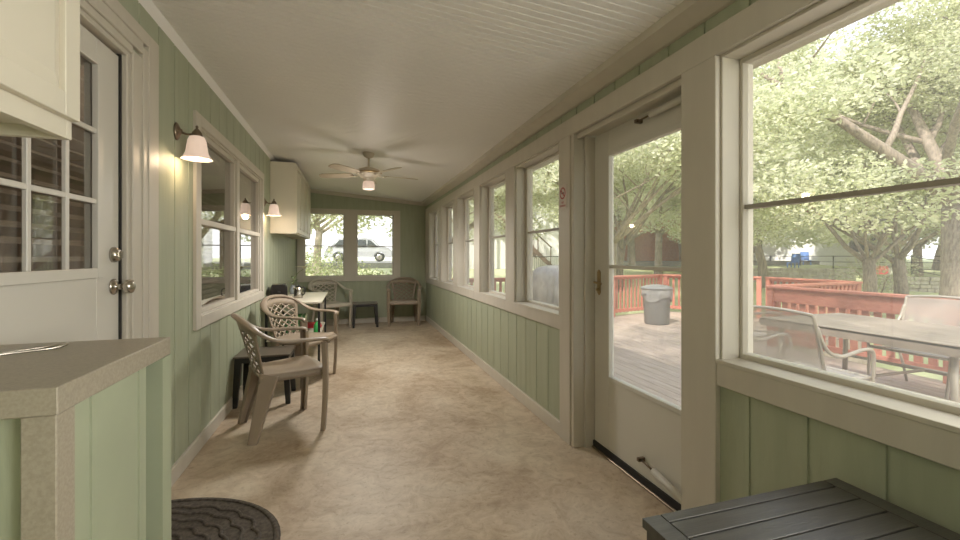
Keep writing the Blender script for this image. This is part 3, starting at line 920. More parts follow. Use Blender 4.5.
# ------------------------------------------------------------------ black side tables
def side_table(loc, rz, label):
    o = thing('side_table', loc, label, 'table', 'black resin side tables', rz)
    t_ = MB(); t_.box(-.21, .21, -.19, .19, .395, .41)
    t_.build('tabletop', mat('reflection_toned_top', (0.11, 0.09, 0.07), 0.35), o, bevel=0.006, seg=2)  # grey-brown colour paints the reflected light on a black top
    s = MB(); s.box(-.2, .2, -.18, -.17, .355, .396); s.box(-.2, .2, .17, .18, .355, .396); s.box(-.2, -.19, -.17, .17, .355, .396); s.box(.19, .2, -.17, .17, .355, .396)
    s.build('skirt', M_BLACK, o)
    for sx in (-1, 1):
        for sy in (-1, 1):
            l_ = MB(); rings = []
            for (q, z) in ((0, .385), (.35, .25), (1, 0)):
                cx_, cy_ = sx * (.175 + .022 * q), sy * (.155 + .022 * q); hw = .026 - .008 * q
                rings.append([(cx_ - hw, cy_ - hw, z), (cx_ + hw, cy_ - hw, z), (cx_ + hw, cy_ + hw, z), (cx_ - hw, cy_ + hw, z)])
            l_.loft(rings, False).build('leg', M_BLACK, o, bevel=0.003)
    return o
side_table((-0.695, 4.02, 0), 0, 'low black side table against left wall between two armchairs')
side_table((0.235, 7.70, 0), 0, 'low black side table under the back window between two armchairs')

# ------------------------------------------------------------------ breakfast table with its things
o = thing('breakfast_table', (-0.60, 5.66, 0), 'cream-topped table with thin black legs against left wall', 'table')
MB().box(-.30, .29, -.68, .64, .70, .722).build('tabletop', M_TBL, o, bevel=0.004)
MB().box(-.27, .26, -.64, .60, .30, .315).build('lower_shelf', M_TBL, o, bevel=0.003)
for sx in (-.27, .26):
    for sy in (-.62, .58):
        MB().box(sx - .012, sx + .012, sy - .012, sy + .012, 0, .70).build('leg', M_BLACK, o)
# toaster
o = thing('toaster', (-0.80, 5.42, .722), 'black toaster on the breakfast table beside the wall', 'toaster', rz=R(8))
MB().prism([(-.085, .012), (.085, .012), (.09, .03), (.088, .14), (.072, .172), (-.072, .172), (-.088, .14), (-.09, .03)], -.13, .13, 'y').build('body', mat('gloss_black', (0.02, 0.018, 0.018), 0.2), o, bevel=0.006, seg=2)
for q in (-.03, .03):
    MB().box(q - .012, q + .012, -.1, .1, .168, .1745).build('slot', M_CHROME, o)
MB().box(-.015, .015, -.152, -.128, .08, .1).build('lever', M_BLACK, o)
for sx in (-.06, .06):
    for sy in (-.1, .1):
        MB().cyl((sx, sy, 0), (sx, sy, .014), .01, 10).build('foot', M_BLACK, o)
# kettle
o = thing('electric_kettle', (-0.60, 5.50, .722), 'chrome kettle with black handle beside the toaster', 'kettle', rz=R(-30))
MB().lathe([(.062, 0), (.066, .02), (.068, .05), (.062, .11), (.048, .155), (.040, .165)], n=28).build('body', M_CHROME, o)
MB().lathe([(.040, .165), (.036, .176), (.012, .182), (.012, .192), (.007, .198)], n=20).build('lid', M_BLACK, o)
MB().tube(spline([(.045, 0, .155), (.09, 0, .165), (.112, 0, .13), (.105, 0, .07), (.064, 0, .04)], 5), .009, 8).build('handle', M_BLACK, o)
MB().tube([(-.05, 0, .11), (-.08, 0, .14), (-.092, 0, .152)], [.016, .011, .009], 8).build('spout', M_CHROME, o)
o.scale = (.78, .78, .78)
# flower
o = thing('potted_flower', (-0.73, 6.05, .722), 'small vase with one pale bloom leaning over the breakfast table', 'plant')
MB().lathe([(.032, 0), (.042, .03), (.038, .075), (.022, .10), (.026, .115)], n=20).build('vase', mat('grey_glaze', (0.22, 0.24, 0.25), 0.3), o)
st = [(0, 0, .10), (.02, -.01, .20), (.07, -.02, .28), (.14, -.02, .33)]
MB().tube(spline(st, 5), .004, 6).build('stem', mat('stem_green', (0.22, 0.28, 0.12), 0.7), o)
pe = MB()
for k in range(9):
    a = 2 * PI * k / 9
    Mx = Matrix.Translation((.14, -.02, .335)) @ Matrix.Rotation(a, 4, 'Z') @ Matrix.Rotation(R(-18), 4, 'Y')
    pe.add([(0, 0, 0), (.045, -.028, .012), (.095, -.022, .0), (.12, 0, -.012), (.095, .022, .0), (.045, .028, .012)], [(0, 1, 2, 3, 4, 5)], True, Mx)
pe.build('bloom', mat('cream_petal', (0.62, 0.58, 0.40), 0.7), o, solid=0.002)
lf = MB()
for (a, q) in ((20, .16), (200, .13), (120, .2)):
    Mx = Matrix.Translation((.01, -.005, q)) @ Matrix.Rotation(R(a), 4, 'Z') @ Matrix.Rotation(R(-35), 4, 'Y')
    lf.add([(0, 0, 0), (.03, -.014, .004), (.08, 0, -.01), (.03, .014, .004)], [(0, 1, 2, 3)], True, Mx)
lf.build('leaf', mat('leaf_dull', (0.20, 0.28, 0.14), 0.7), o, solid=0.0015)
# things on the lower shelf
o = tag(MB().prism([(-.12, 0), (.12, 0), (.15, .2), (-.15, .2)], -.10, .10, 'y').build('storage_bag', mat('green_striped_cloth', (0.55, 0.60, 0.45), 0.8, col2=(0.08, 0.30, 0.10), scale=14, stretch=(6, .2, .2), lo=.48, hi=.52, detail=0), bevel=0.015, seg=2),
        'green-and-white striped bag on the shelf below the breakfast table', 'bag')
o.location = (-0.66, 5.55, .315)
rc = MB()
for k in range(4):
    rc.box(-.11 + .004 * k, .11 - .006 * k, -.08, .08, .014 * k, .014 * k + .012)
o = tag(rc.build('folded_cloth', M_REDC, bevel=0.005, seg=2), 'red folded cloth on the table shelf beside the striped bag', 'cloth'); o.location = (-0.47, 5.82, .315)
o = thing('spray_bottle', (-0.375, 5.20, .315), 'bright green bottle at the front edge of the table shelf', 'bottle')
MB().lathe([(.030, 0), (.034, .01), (.034, .11), (.022, .14), (.012, .15), (.012, .165)], n=20).build('body', M_GRN, o)
MB().lathe([(.015, .163), (.015, .19), (.010, .194)], n=16).build('cap', M_PAPER, o)

# ------------------------------------------------------------------ no smoking sign on the post
o = thing('no_smoking_sign', (XR - 0.0235, 2.548, 1.605), 'small white no-smoking sticker with red ring on the post left of the glass door', 'sign', rz=0)
MB().box(-.0015, 0, -.052, .052, -.075, .085).build('plate', mat('sticker_white', (0.62, 0.55, 0.50), 0.5), o)
rg = MB(); n = 40; vs = []
for i in range(n):
    a = 2 * PI * i / n
    for rr in (.030, .039):
        vs.append((-.0022, rr * math.cos(a), .03 + rr * math.sin(a)))
rg.add(vs, [(2 * i, 2 * i + 1, (2 * i + 3) % (2 * n), (2 * i + 2) % (2 * n)) for i in range(n)])
Mx = Matrix.Translation((-.0022, 0, .03)) @ Matrix.Rotation(R(45), 4, 'X')
rg.add([(0, -.035, -.004), (0, .035, -.004), (0, .035, .004), (0, -.035, .004)], [(0, 1, 2, 3)], False, Mx)
rg.build('prohibition_ring', M_DKRED, o, solid=0.0006)
cg = MB(); cg.box(-.0024, -.0016, -.02, .016, .026, .034); cg.tube([(-.0022, .018, .034), (-.0022, .022, .044), (-.0022, .016, .05)], .0016, 6)
cg.build('cigarette_mark', M_BLACK, o)
def text(body, size, loc, rot, m, parent, name='lettering'):
    cu = bpy.data.curves.new(name, 'FONT'); cu.body = body; cu.size = size; cu.align_x = 'CENTER'; cu.align_y = 'CENTER'; cu.extrude = 0.0003
    t_ = bpy.data.objects.new(name, cu); COL.objects.link(t_)
    dg = bpy.context.evaluated_depsgraph_get(); me = bpy.data.meshes.new_from_object(t_.evaluated_get(dg))
    bpy.data.objects.remove(t_)
    q = bpy.data.objects.new(name, me); me.materials.clear(); me.materials.append(m); COL.objects.link(q)
    q.parent = parent; q.location = loc; q.rotation_euler = rot
    return q
text('NO', .020, (-.0022, 0, -.032), (R(90), 0, R(-90)), M_DKRED, o)
text('SMOKING', .018, (-.0022, 0, -.054), (R(90), 0, R(-90)), M_DKRED, o)

# ================================================================== OUTSIDE
def smooth(a, b, x):
    t_ = max(0, min(1, (x - a) / (b - a))); return t_ * t_ * (3 - 2 * t_)
def ground(x, y):
    z = -0.85 + 1.65 * smooth(8.5, 34, y)
    return z + 0.05 * math.sin(x * .7) * math.sin(y * .5)
n = 90; vs = []; fs = []
gx0, gx1, gy0, gy1 = -30, 90, -30, 90
for j in range(n + 1):
    for i in range(n + 1):
        x = gx0 + (gx1 - gx0) * i / n; yy = gy0 + (gy1 - gy0) * j / n
        vs.append((x, yy, ground(x, yy)))
for j in range(n):
    for i in range(n):
        fs.append((j * (n + 1) + i, j * (n + 1) + i + 1, (j + 1) * (n + 1) + i + 1, (j + 1) * (n + 1) + i))
struct(MB().add(vs, fs, True).build('ground', M_GRASS))
# ground level under the house sits lower than the room floor
DZ = -0.15
deck_poly = [(1.53, -2.6), (6.22, -2.6), (6.22, 4.95), (8.75, 5.25), (8.75, 7.1), (7.45, 8.92), (5.6, 8.45), (1.53, 8.45)]
# deck boards (run along Y), clipped by rows
dk = MB()
def inside_spans(x):
    ys = []
    P_ = deck_poly
    for i in range(len(P_)):
        (xa, ya), (xb, yb) = P_[i], P_[(i + 1) % len(P_)]
        if (xa <= x < xb) or (xb <= x < xa):
            ys.append(ya + (yb - ya) * (x - xa) / (xb - xa))
    ys.sort(); return [(ys[i], ys[i + 1]) for i in range(0, len(ys) - 1, 2)]
x = 1.545
while x < 8.7:
    for (a, b) in inside_spans(x + .07):
        dk.box(x, x + .136, a, b, DZ - .03, DZ)
    x += .142
struct(dk.build('floor_deck', M_DECK))
sk = MB(); sk.prism([(a * .995 + .02, b * .995) for a, b in deck_poly], -1.1, DZ - .035, 'z')
struct(sk.build('deck_base', M_DECK))
# eave over the windows
struct(MB().box(XO, XO + 0.42, YF - .3, YB + .4, 2.16, 2.26).build('trim_11', M_TRIM))
struct(MB().box(-6.0, XO + .4, YF - .3, YB + .4, 2.66, 2.78).build('roof', M_ROOF))

def railing(p, q, label, pick=0.05, pitch=0.125, apron=0.05):
    p = Vector((*p, DZ)); q = Vector((*q, DZ)); L_ = (q - p).length
    a = math.atan2(q.y - p.y, q.x - p.x)
    o = thing('deck_railing', p, label, 'railing', 'red deck railings', a)
    MB().box(0, L_, -.07, .07, .885, .92).build('top_rail', M_RED, o, bevel=0.004)
    MB().box(.045, L_ - .045, -.02, .02, .885 - apron, .885).build('upper_rail', M_RED, o)
    MB().box(.045, L_ - .045, -.02, .02, .09, .16).build('lower_rail', M_RED, o)
    np_ = max(1, round(L_ / 1.9))
    for k in range(np_ + 1):
        xx = .045 + (L_ - .09) * k / np_
        MB().box(xx - .045, xx + .045, -.045, .045, 0, .885).build('post', M_RED, o)
    x_ = .10
    base = None
    while x_ < L_ - .06:
        if base is None:
            base = MB().box(-pick / 2, pick / 2, .02, .042, .07, .885 - apron * .3).build('baluster', M_RED, o, loc=(x_, 0, 0))
        else:
            b_ = base.copy(); COL.objects.link(b_); b_.location = (x_, 0, 0); b_.parent = o
        x_ += pitch
    return o
railing((6.15, 5.0), (6.15, -1.2), 'red deck railing with wide top board beyond the patio table', 0.078, 0.13, 0.20)
railing((8.6, 5.3), (6.25, 5.02), 'short red railing turning outward beyond the patio table', 0.05, .12, .08)
railing((8.62, 7.05), (8.62, 5.4), 'red railing closing the outer side of the deck bay')
railing((7.40, 8.80), (8.58, 7.15), 'angled red railing to the right behind the trash can')
railing((5.60, 8.35), (7.32, 8.80), 'red railing right behind the trash can')
railing((1.75, 8.35), (5.52, 8.35), 'red railing across the far end of the deck')

# trash can
o = thing('trash_can', (5.93, 7.25, DZ), 'grey round outdoor trash can with lid and liner on the deck', 'trash can')
MB().lathe([(.22, 0), (.235, .02), (.27, .66), (.285, .68), (.285, .71), (.272, .71)], n=32).build('body', M_BIN, o)
MB().lathe([(.302, .700), (.305, .725), (.29, .745), (.20, .775), (.10, .79), (.05, .792)], n=32).build('lid', M_BIN, o)
bg = MB(); pr = []
nn = 64; vs = []; fs = []
for j, (r, z) in enumerate(((.283, .715), (.297, .67), (.292, .58), (.280, .50))):
    for i in range(nn):
        a = 2 * PI * i / nn
        rr = r + .008 * math.sin(a * 9 + j) ; zz = z + (.05 * math.sin(a * 3) if j == 3 else 0)
        vs.append((rr * math.cos(a), rr * math.sin(a), zz))
for j in range(3):
    for i in range(nn):
        k = (i + 1) % nn; fs.append((j * nn + i, j * nn + k, (j + 1) * nn + k, (j + 1) * nn + i))
bg.add(vs, fs, True).build('bin_liner', mat('grey_liner', (0.28, 0.27, 0.26), 0.35), o)
hd = MB()
for sx in (-1, 1):
    hd.box(sx * .29 - .02, sx * .29 + .02, -.06, .06, .60, .64)
hd.build('handle', M_BIN, o)

# covered grill
def covered_grill(loc, rz):
    o = thing('covered_grill', loc, 'outdoor grill under a wrinkled grey vinyl cover outside the side windows', 'grill', rz=rz)
    rings = []; nn = 72
    for (hw, hd_, z) in ((.62, .36, 0.02), (.61, .35, .25), (.60, .34, .55), (.59, .33, .80), (.57, .31, .95), (.48, .27, 1.10), (.38, .20, 1.20), (.2, .1, 1.235), (.02, .01, 1.24)):
        ring = []
        for i in range(nn):
            a = 2 * PI * i / nn
            ca, sa = math.cos(a), math.sin(a)
            e = 0.38
            px_ = hw * math.copysign(abs(ca) ** e, ca); py_ = hd_ * math.copysign(abs(sa) ** e, sa)
            k = max(0, 1 - z / 1.15)
            wv = 1 + .09 * k * math.sin(a * 11 + 5 * z) + .07 * k * math.sin(a * 19 - 5 * z)
            ring.append((px_ * wv, py_ * wv, z + (.02 * math.sin(3 * a) if z < .03 else 0)))
        rings.append(ring)
    MB().loft(rings).build('vinyl_cover', M_COVER, o)
    return o
covered_grill((2.95, 5.75, DZ), R(35))

# patio furniture
def patio_chair_build(label):
    o = thing('patio_chair', (0, 0, 0), label, 'chair', 'sling patio chairs')
    r = .013
    # local: +x forward, width along y
    for sy in (-1, 1):
        y_ = sy * .30
        f = MB()
        f.tube(spline([(-.36, y_, .93), (-.30, y_, .72), (-.22, y_, .44), (-.10, y_, .40), (.25, y_, .43)], 6), r, 8)
        f.build('side_frame', M_ALU, o)
        f = MB()
        f.tube(spline([(-.325, y_, .84), (-.26, y_ + sy * .02, .68), (-.12, y_ + sy * .03, .62), (.12, y_ + sy * .03, .655), (.22, y_ + sy * .03, .63), (.245, y_ + sy * .02, .50), (.25, y_ + sy * .01, .30), (.29, y_, 0.012)], 6), r * 1.1, 8, flat=1)
        f.build('arm', M_ALU, o)
        f = MB(); f.tube([(-.20, y_, .41), (-.30, y_, .20), (-.36, y_, 0.012)], r, 8)
        f.build('leg', M_ALU, o)
    f = MB(); f.tube(spline([(-.36, -.30, .93), (-.372, -.15, .945), (-.375, 0, .95), (-.372, .15, .945), (-.36, .30, .93)], 4), r, 8)
    f.cyl((-.10, -.3, .39), (-.10, .3, .39), r, 8); f.cyl((.25, -.3, .425), (.25, .3, .425), r, 8); f.cyl((-.30, -.3, .19), (-.30, .3, .19), r * .8, 8)
    f.build('cross_bar', M_ALU, o)
    path = spline([(-.36, 0, .93), (-.30, 0, .72), (-.225, 0, .45), (-.10, 0, .395), (.10, 0, .40), (.25, 0, .43)], 5)
    vs = []
    for p_ in path:
        vs += [(p_.x, -.29, p_.z), (p_.x, .29, p_.z)]
    MB().add(vs, [(2 * i, 2 * i + 1, 2 * i + 3, 2 * i + 2) for i in range(len(path) - 1)], True).build('sling', M_SLING, o)
    return o
pc = patio_chair_build('sling patio chair seen from behind on the near side of the patio table')
pc.location = (3.62, 2.60, DZ); pc.rotation_euler = (0, 0, R(0))
copy_to(pc, (5.45, 2.80, DZ), R(182), 'sling patio chair across the patio table, its back to the red railing')
copy_to(pc, (4.75, 4.15, DZ), R(-80), 'sling patio chair at the far end of the patio table')
o = thing('patio_table', (4.755, 2.68, DZ), 'long grey board-topped patio table with metal legs on the deck', 'table')
tp = MB(); xx = -.585
while xx < .56:
    tp.box(xx, xx + .112, -.80, .80, .70, .722); xx += .1175
tp.box(-.585, -.56, -.82, .82, .64, .715); tp.box(.56, .585, -.82, .82, .64, .715); tp.box(-.56, .56, -.82, -.80, .64, .715); tp.box(-.56, .56, .80, .82, .64, .715)
tp.build('tabletop', M_PTOP, o)
for sx in (-.47, .47):
    for sy in (-.66, .66):
        MB().tube([(sx, sy, .70), (sx * 1.02, sy * 1.02, .35), (sx * 1.06, sy * 1.05, 0)], .024, 10).build('leg', M_ALU, o)
st = MB()
for sx in (-.48, .48):
    st.cyl((sx, -.67, .28), (sx, .67, .28), .015, 8)
st.cyl((-.48, 0, .28), (.48, 0, .28), .015, 8)
st.build('stretcher', M_ALU, o)

# ------------------------------------------------------------------ trees
def leaf_cloud(centers, per, size, seed, name, m, parent):
    rng = np.random.default_rng(seed)
    C_ = []
    for (c, r) in centers:
        k = int(per * (r[0] * r[1] * r[2]) ** (2 / 3))
        d = rng.normal(size=(k, 3)); d /= np.linalg.norm(d, axis=1)[:, None]
        rad = rng.uniform(0.25, 1.0, k) ** 0.5
        C_.append(np.array(c) + d * rad[:, None] * np.array(r))
    C_ = np.concatenate(C_); k = len(C_)
    a = rng.normal(size=(k, 3)); a[:, 2] *= 0.6; a /= np.linalg.norm(a, axis=1)[:, None]
    b = rng.normal(size=(k, 3)); b -= (a * b).sum(1)[:, None] * a; b /= np.linalg.norm(b, axis=1)[:, None]
    s = size * rng.uniform(.6, 1.35, k)[:, None]
    V = np.stack([C_ - a * s, C_ - b * s * .5, C_ + a * s, C_ + b * s * .5], 1).reshape(-1, 3)
    me = bpy.data.meshes.new(name)
    me.vertices.add(4 * k); me.loops.add(4 * k); me.polygons.add(k)
    me.vertices.foreach_set('co', V.ravel().astype(np.float32))
    me.loops.foreach_set('vertex_index', np.arange(4 * k, dtype=np.int32))
    me.polygons.foreach_set('loop_start', np.arange(0, 4 * k, 4, dtype=np.int32))
    me.update(calc_edges=True); me.validate()
    me.materials.append(m)
    o = bpy.data.objects.new(name, me); COL.objects.link(o); o.parent = parent
    return o

def make_tree(label, seed, h, r, lean=(0, 0), spread=3.2, low=2.6, leaf=0.075, per=330, bark=None, lm=None, group='shade trees beyond the deck', nlimb=6, fork=1.6):
    rnd = random.Random(seed)
    o = thing('shade_tree', (0, 0, 0), label, 'tree', group)
    tr = MB(); tips = []
    def limb(p, d, L_, r0, depth):
        pts = [Vector(p)]; dd = Vector(d).normalized(); rs = [r0]
        ns = 5
        for i in range(ns):
            dd = (dd + Vector((rnd.uniform(-.22, .22), rnd.uniform(-.22, .22), rnd.uniform(-.10, .14)))).normalized()
            pts.append(pts[-1] + dd * L_ / ns); rs.append(r0 * (1 - .72 * (i + 1) / ns))
        tr.tube(pts, rs, 9 if depth < 2 else 6)
        if depth >= 2:
            tips.append(pts[-1]); tips.append(pts[-3]); return
        tips.append(pts[-1])
        for k in range(3 if depth == 0 else 2):
            q = pts[rnd.choice([2, 3, 4, 5])]
            a = rnd.uniform(0, 2 * PI)
            nd = (dd * .8 + Vector((math.cos(a), math.sin(a), rnd.uniform(-.1, .5)))).normalized()
            limb(q, nd, L_ * rnd.uniform(.55, .75), rs[3] * .75, depth + 1)
    base = [Vector((0, 0, -.3)), Vector((0, 0, .05)), Vector((lean[0] * .3, lean[1] * .3, fork * .5)), Vector((lean[0], lean[1], fork))]
    tr.tube(base, [r * 1.55, r * 1.25, r * 1.0, r * .92], 12)
    for k in range(nlimb):
        a = 2 * PI * k / nlimb + rnd.uniform(-.4, .4); up = rnd.uniform(.55, 1.5)
        limb(base[-1] - Vector((0, 0, rnd.uniform(0, .3))), (math.cos(a) + lean[0] * .3, math.sin(a) + lean[1] * .3, up), h * rnd.uniform(.42, .62), r * rnd.uniform(.3, .5), 0)
    tr.build('trunk', bark or M_BARK, o)
    cs = []
    for p in tips:
        if p.z < low: p = Vector((p.x, p.y, low + rnd.uniform(0, .6)))
        q = rnd.uniform(.55, 1.05) * spread / 3.2
        cs.append(((p.x, p.y, p.z), (q * 1.15, q * 1.15, q * .75)))
    ext = max(math.hypot(p.x, p.y) for p in tips)
    for k in range(16):
        a = rnd.uniform(0, 2 * PI); q = ext * rnd.uniform(.55, 1.0)
        cs.append(((q * math.cos(a), q * math.sin(a), low + rnd.uniform(.2, 2.2)), (.95 * spread / 3.2, .95 * spread / 3.2, .6 * spread / 3.2)))
    leaf_cloud(cs, per, leaf, seed, 'foliage', lm or L_NEAR, o)
    return o

def at(px, D):
    th = R(16.8); c_, s_ = math.cos(th), math.sin(th); r_ = (px - 480) / 427
    return D * (r_ * c_ + s_), D * (-r_ * s_ + c_)
def place(o, x, y, rz=0, s=1.0, label=None, copy=True):
    g_ = ground(x, y)
    if copy:
        o = copy_tree(o)
    o.location = (x, y, g_); o.rotation_euler = (0, 0, rz); o.scale = (s, s, s)
    if label: o['label'] = label
    return o

G1 = 'oaks close to the deck'
A = make_tree('forked oak beyond the railing, splitting low in the middle of the big right window', 11, 8.0, .19, (.2, .1), low=2.7, per=1400, leaf=.047, fork=1.9, group=G1)
B = make_tree('thick leaning oak at the right edge, closest trunk behind the far patio chair', 23, 9.0, .40, (.5, -.3), spread=3.6, low=2.8, per=1400, leaf=.047, fork=3.2, nlimb=7, group=G1)
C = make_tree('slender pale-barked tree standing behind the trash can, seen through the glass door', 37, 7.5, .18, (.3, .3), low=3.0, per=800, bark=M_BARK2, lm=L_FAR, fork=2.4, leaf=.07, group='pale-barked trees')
place(A, 17.0, 10.1, R(20), 1.0, copy=False)
place(B, 13.0, 5.9, R(60), 1.0, copy=False)
place(C, 17.2, 20.9, R(0), 1.1, copy=False)
place(A, 20.6, 11.2, R(150), 1.05, 'Y-shaped oak with flared base just left of the thick leaning oak')
place(C, 20.4, 16.8, R(80), 1.1, 'pale tree near the left edge of the big right window, beside the limestone steps')
place(C, 8.6, 12.9, R(200), 1.05, 'slim tree at the left edge of the glass door view')
place(A, 11.6, 16.8, R(250), 1.15, 'leafy oak whose crown fills the upper part of the nearest narrow side window')
LB = 'leafy tree in the dense pale green backdrop past the lawn'
GB = 'backdrop trees past the lawn'
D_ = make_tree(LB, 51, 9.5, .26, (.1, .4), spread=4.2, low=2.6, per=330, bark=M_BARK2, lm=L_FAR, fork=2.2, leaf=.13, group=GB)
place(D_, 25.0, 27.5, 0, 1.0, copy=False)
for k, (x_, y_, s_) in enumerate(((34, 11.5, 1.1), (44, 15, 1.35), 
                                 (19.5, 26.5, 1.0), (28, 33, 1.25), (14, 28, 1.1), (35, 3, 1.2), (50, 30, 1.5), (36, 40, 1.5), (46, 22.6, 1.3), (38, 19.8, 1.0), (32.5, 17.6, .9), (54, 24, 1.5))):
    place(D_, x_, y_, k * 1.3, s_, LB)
# unseen tree added beyond the house so its crown dapples the deck
place(A, -11.5, -2.5, R(40), 1.8, 'tall unseen tree added beyond the house roof to dapple the deck')
place(B, 8.6, -3.4, R(200), 1.0, 'near oak reaching its limb over the deck at the top of the big right window')
place(C, -2.6, 15.0, R(300), .95, 'crepe myrtle in the left half of the back window')
place(C, 2.3, 13.6, R(250), .85, 'crepe myrtle with bent stems in the right half of the back window')
place(C, -1.6, 22.0, R(30), 1.0, 'street tree beyond the parked white car')

# ------------------------------------------------------------------ shrubs
def shrub(x, y, rx, rz_, label, seed, m=None, per=1400, group='shrubs outside the back window'):
    o = thing('leafy_shrub', (x, y, ground(x, y)), label, 'shrub', group)
    st = MB(); rnd = random.Random(seed)
    for k in range(7):
        a = rnd.uniform(0, 2 * PI)
        st.tube([(0, 0, -.05), (rx * .3 * math.cos(a), rx * .3 * math.sin(a), rz_ * .5), (rx * .7 * math.cos(a), rx * .7 * math.sin(a), rz_ * 1.1)], [.02, .014, .006], 6)
    st.build('stem', M_BARK2, o)
    cs = [((rnd.uniform(-.4, .4) * rx, rnd.uniform(-.4, .4) * rx, rz_ * rnd.uniform(.5, .95)), (rx * .7, rx * .7, rz_ * .6)) for _ in range(5)]
    leaf_cloud(cs, per, .045, seed, 'foliage', m or L_SHRUB, o)
    return o
shrub(-1.15, 11.6, 1.15, 1.55, 'loose sprawling shrub low in the left half of the back window', 3)
shrub(-.3, 11.0, .6, 1.35, 'small bright green shrub beneath the loose sprawling one', 5, L_NEAR)
shrub(.45, 12.6, .8, 1.4, 'brownish shrub at the lower left of the back window\'s right half', 8)
shrub(1.9, 13.0, .9, 1.25, 'low shrub below the parked car in the back window', 9)
shrub(22, 12.8, 1.6, 1.7, 'dark bushy shrub beside the limestone steps', 12, L_NEAR, 500, 'garden shrubs past the deck')
shrub(18.6, 18.6, 1.1, 1.5, 'dark green bush to the right of the pale-barked tree behind the trash can', 14, L_NEAR, 600, 'garden shrubs past the deck')

# stump-like garden urn and low limestone kerb outside the back window
kb = MB(); kb.box(-3, 4.2, -.18, .18, -.2, .30)
k_ = tag(kb.build('garden_kerb', M_STONE, bevel=.02), 'pale stone kerb in front of the parked car', 'kerb'); k_.location = (0.9, 17.5, ground(.9, 17.5))
struct(MB().box(-30, 40, 26.5, 44, -.4, .06).build('street', M_ROAD, loc=(0, 0, ground(2, 30) + .02)))
po = thing('garden_post', (1.62, 14.1, ground(1.62, 14.1)), 'reddish timber post with a flat cap in the right half of the back window', 'post')
MB().box(-.10, .10, -.10, .10, 0, 2.75).build('shaft', M_STAIR, po, bevel=.01)
MB().box(-.2, .2, -.2, .2, 2.75, 2.83).box(-.15, .15, -.15, .15, 2.62, 2.75).build('cap', M_STAIR, po)

# ------------------------------------------------------------------ parked car
def car(loc, rz, label, m):
    o = thing('parked_car', loc, label, 'car', 'cars parked along the street', rz)
    prof = [(-2.35, .35), (-2.38, .75), (-2.25, 1.02), (-1.95, 1.10), (-1.60, 1.62), (-1.25, 1.72), (.55, 1.74), (.95, 1.66), (1.45, 1.18), (2.15, 1.02), (2.36, .80), (2.38, .38)]
    # wheel arches cut in the outline
    def arch(cx_):
        return [(cx_ + .40 * math.cos(a), .34 + .40 * math.sin(a)) for a in [PI * i / 10 for i in range(11)]]
    low = [(2.2, .28)] + [p_ for p_ in arch(1.45)] + [p_ for p_ in arch(-1.45)] + [(-2.2, .28)]
    low = [(a, max(b, .28)) for a, b in low]
    out = prof + low
    n_ = len(out)
    rings = []
    for (yy, k) in ((-.90, .97), (-.93, 1.0), (.93, 1.0), (.90, .97)):
        rings.append([(a * (1 if b < 1.1 else 1), yy * (1 - .18 * smooth(1.05, 1.75, b)), b * (1 if b < .4 else k)) for a, b in out])
    vs = [p_ for r_ in rings for p_ in r_]; fs = []
    for j in range(3):
        for i in range(n_):
            k = (i + 1) % n_; fs.append((j * n_ + i, j * n_ + k, (j + 1) * n_ + k, (j + 1) * n_ + i))
    fs += [tuple(range(n_ - 1, -1, -1)), tuple(3 * n_ + i for i in range(n_))]
    MB().add(vs, fs).build('body', m, o)
    for sy in (-1, 1):
        for pts in ([(-1.75, 1.12), (-1.42, 1.58), (-.55, 1.62), (-.55, 1.12)], [(-.45, 1.12), (-.45, 1.62), (.5, 1.62), (.5, 1.12)], [(.6, 1.12), (.6, 1.60), (.85, 1.56), (1.30, 1.12)]):
            def yw(b): return sy * (.945 * (1 - .18 * smooth(1.05, 1.75, b)))
            q = MB(); vs = [(a, yw(b), b) for a, b in pts] + [(a, yw(b) - sy * .05, b) for a, b in pts]; m_ = len(pts)
            q.add(vs, [tuple(range(m_)), tuple(range(2 * m_ - 1, m_ - 1, -1))] + [(i, i + m_, (i + 1) % m_ + m_, (i + 1) % m_) for i in range(m_)])
            q.build('side_window', M_CARG, o)
        for cx_ in (-1.45, 1.45):
            wm = MB(); Mx = Matrix.Translation((cx_, sy * .82, .34)) @ Matrix.Rotation(R(90), 4, 'X')
            wm.lathe([(.22, -.11), (.33, -.11), (.34, -.08), (.34, .08), (.33, .11), (.22, .11)], n=28, M=Mx)
            wo_ = wm.build('wheel', M_TYRE, o)
            hm = MB().lathe([(.05, -.118), (.20, -.118), (.21, -.10), (.21, .10), (.20, .118), (.05, .118)], n=14, M=Mx)
            hm.build('hubcap', M_CHROME, wo_)
    q = MB(); q.add([(1.02, -.66, 1.62), (1.02, .66, 1.62), (1.46, .80, 1.20), (1.46, -.80, 1.20), (.98, -.66, 1.6), (.98, .66, 1.6), (1.42, .80, 1.18), (1.42, -.80, 1.18)],
                    [(0, 1, 2, 3), (7, 6, 5, 4), (0, 4, 5, 1), (1, 5, 6, 2), (2, 6, 7, 3), (3, 7, 4, 0)])
    q.build('windscreen', M_CARG, o)
    return o
gz_ = ground(2, 30) + .08
car((0.65, 33.4, gz_), R(-6), 'silver car with dark windows parked in the right half of the back window', M_CAR)
car((-5.2, 35.2, gz_), R(176), 'white car parked farther off in the left half of the back window', M_WHITE)

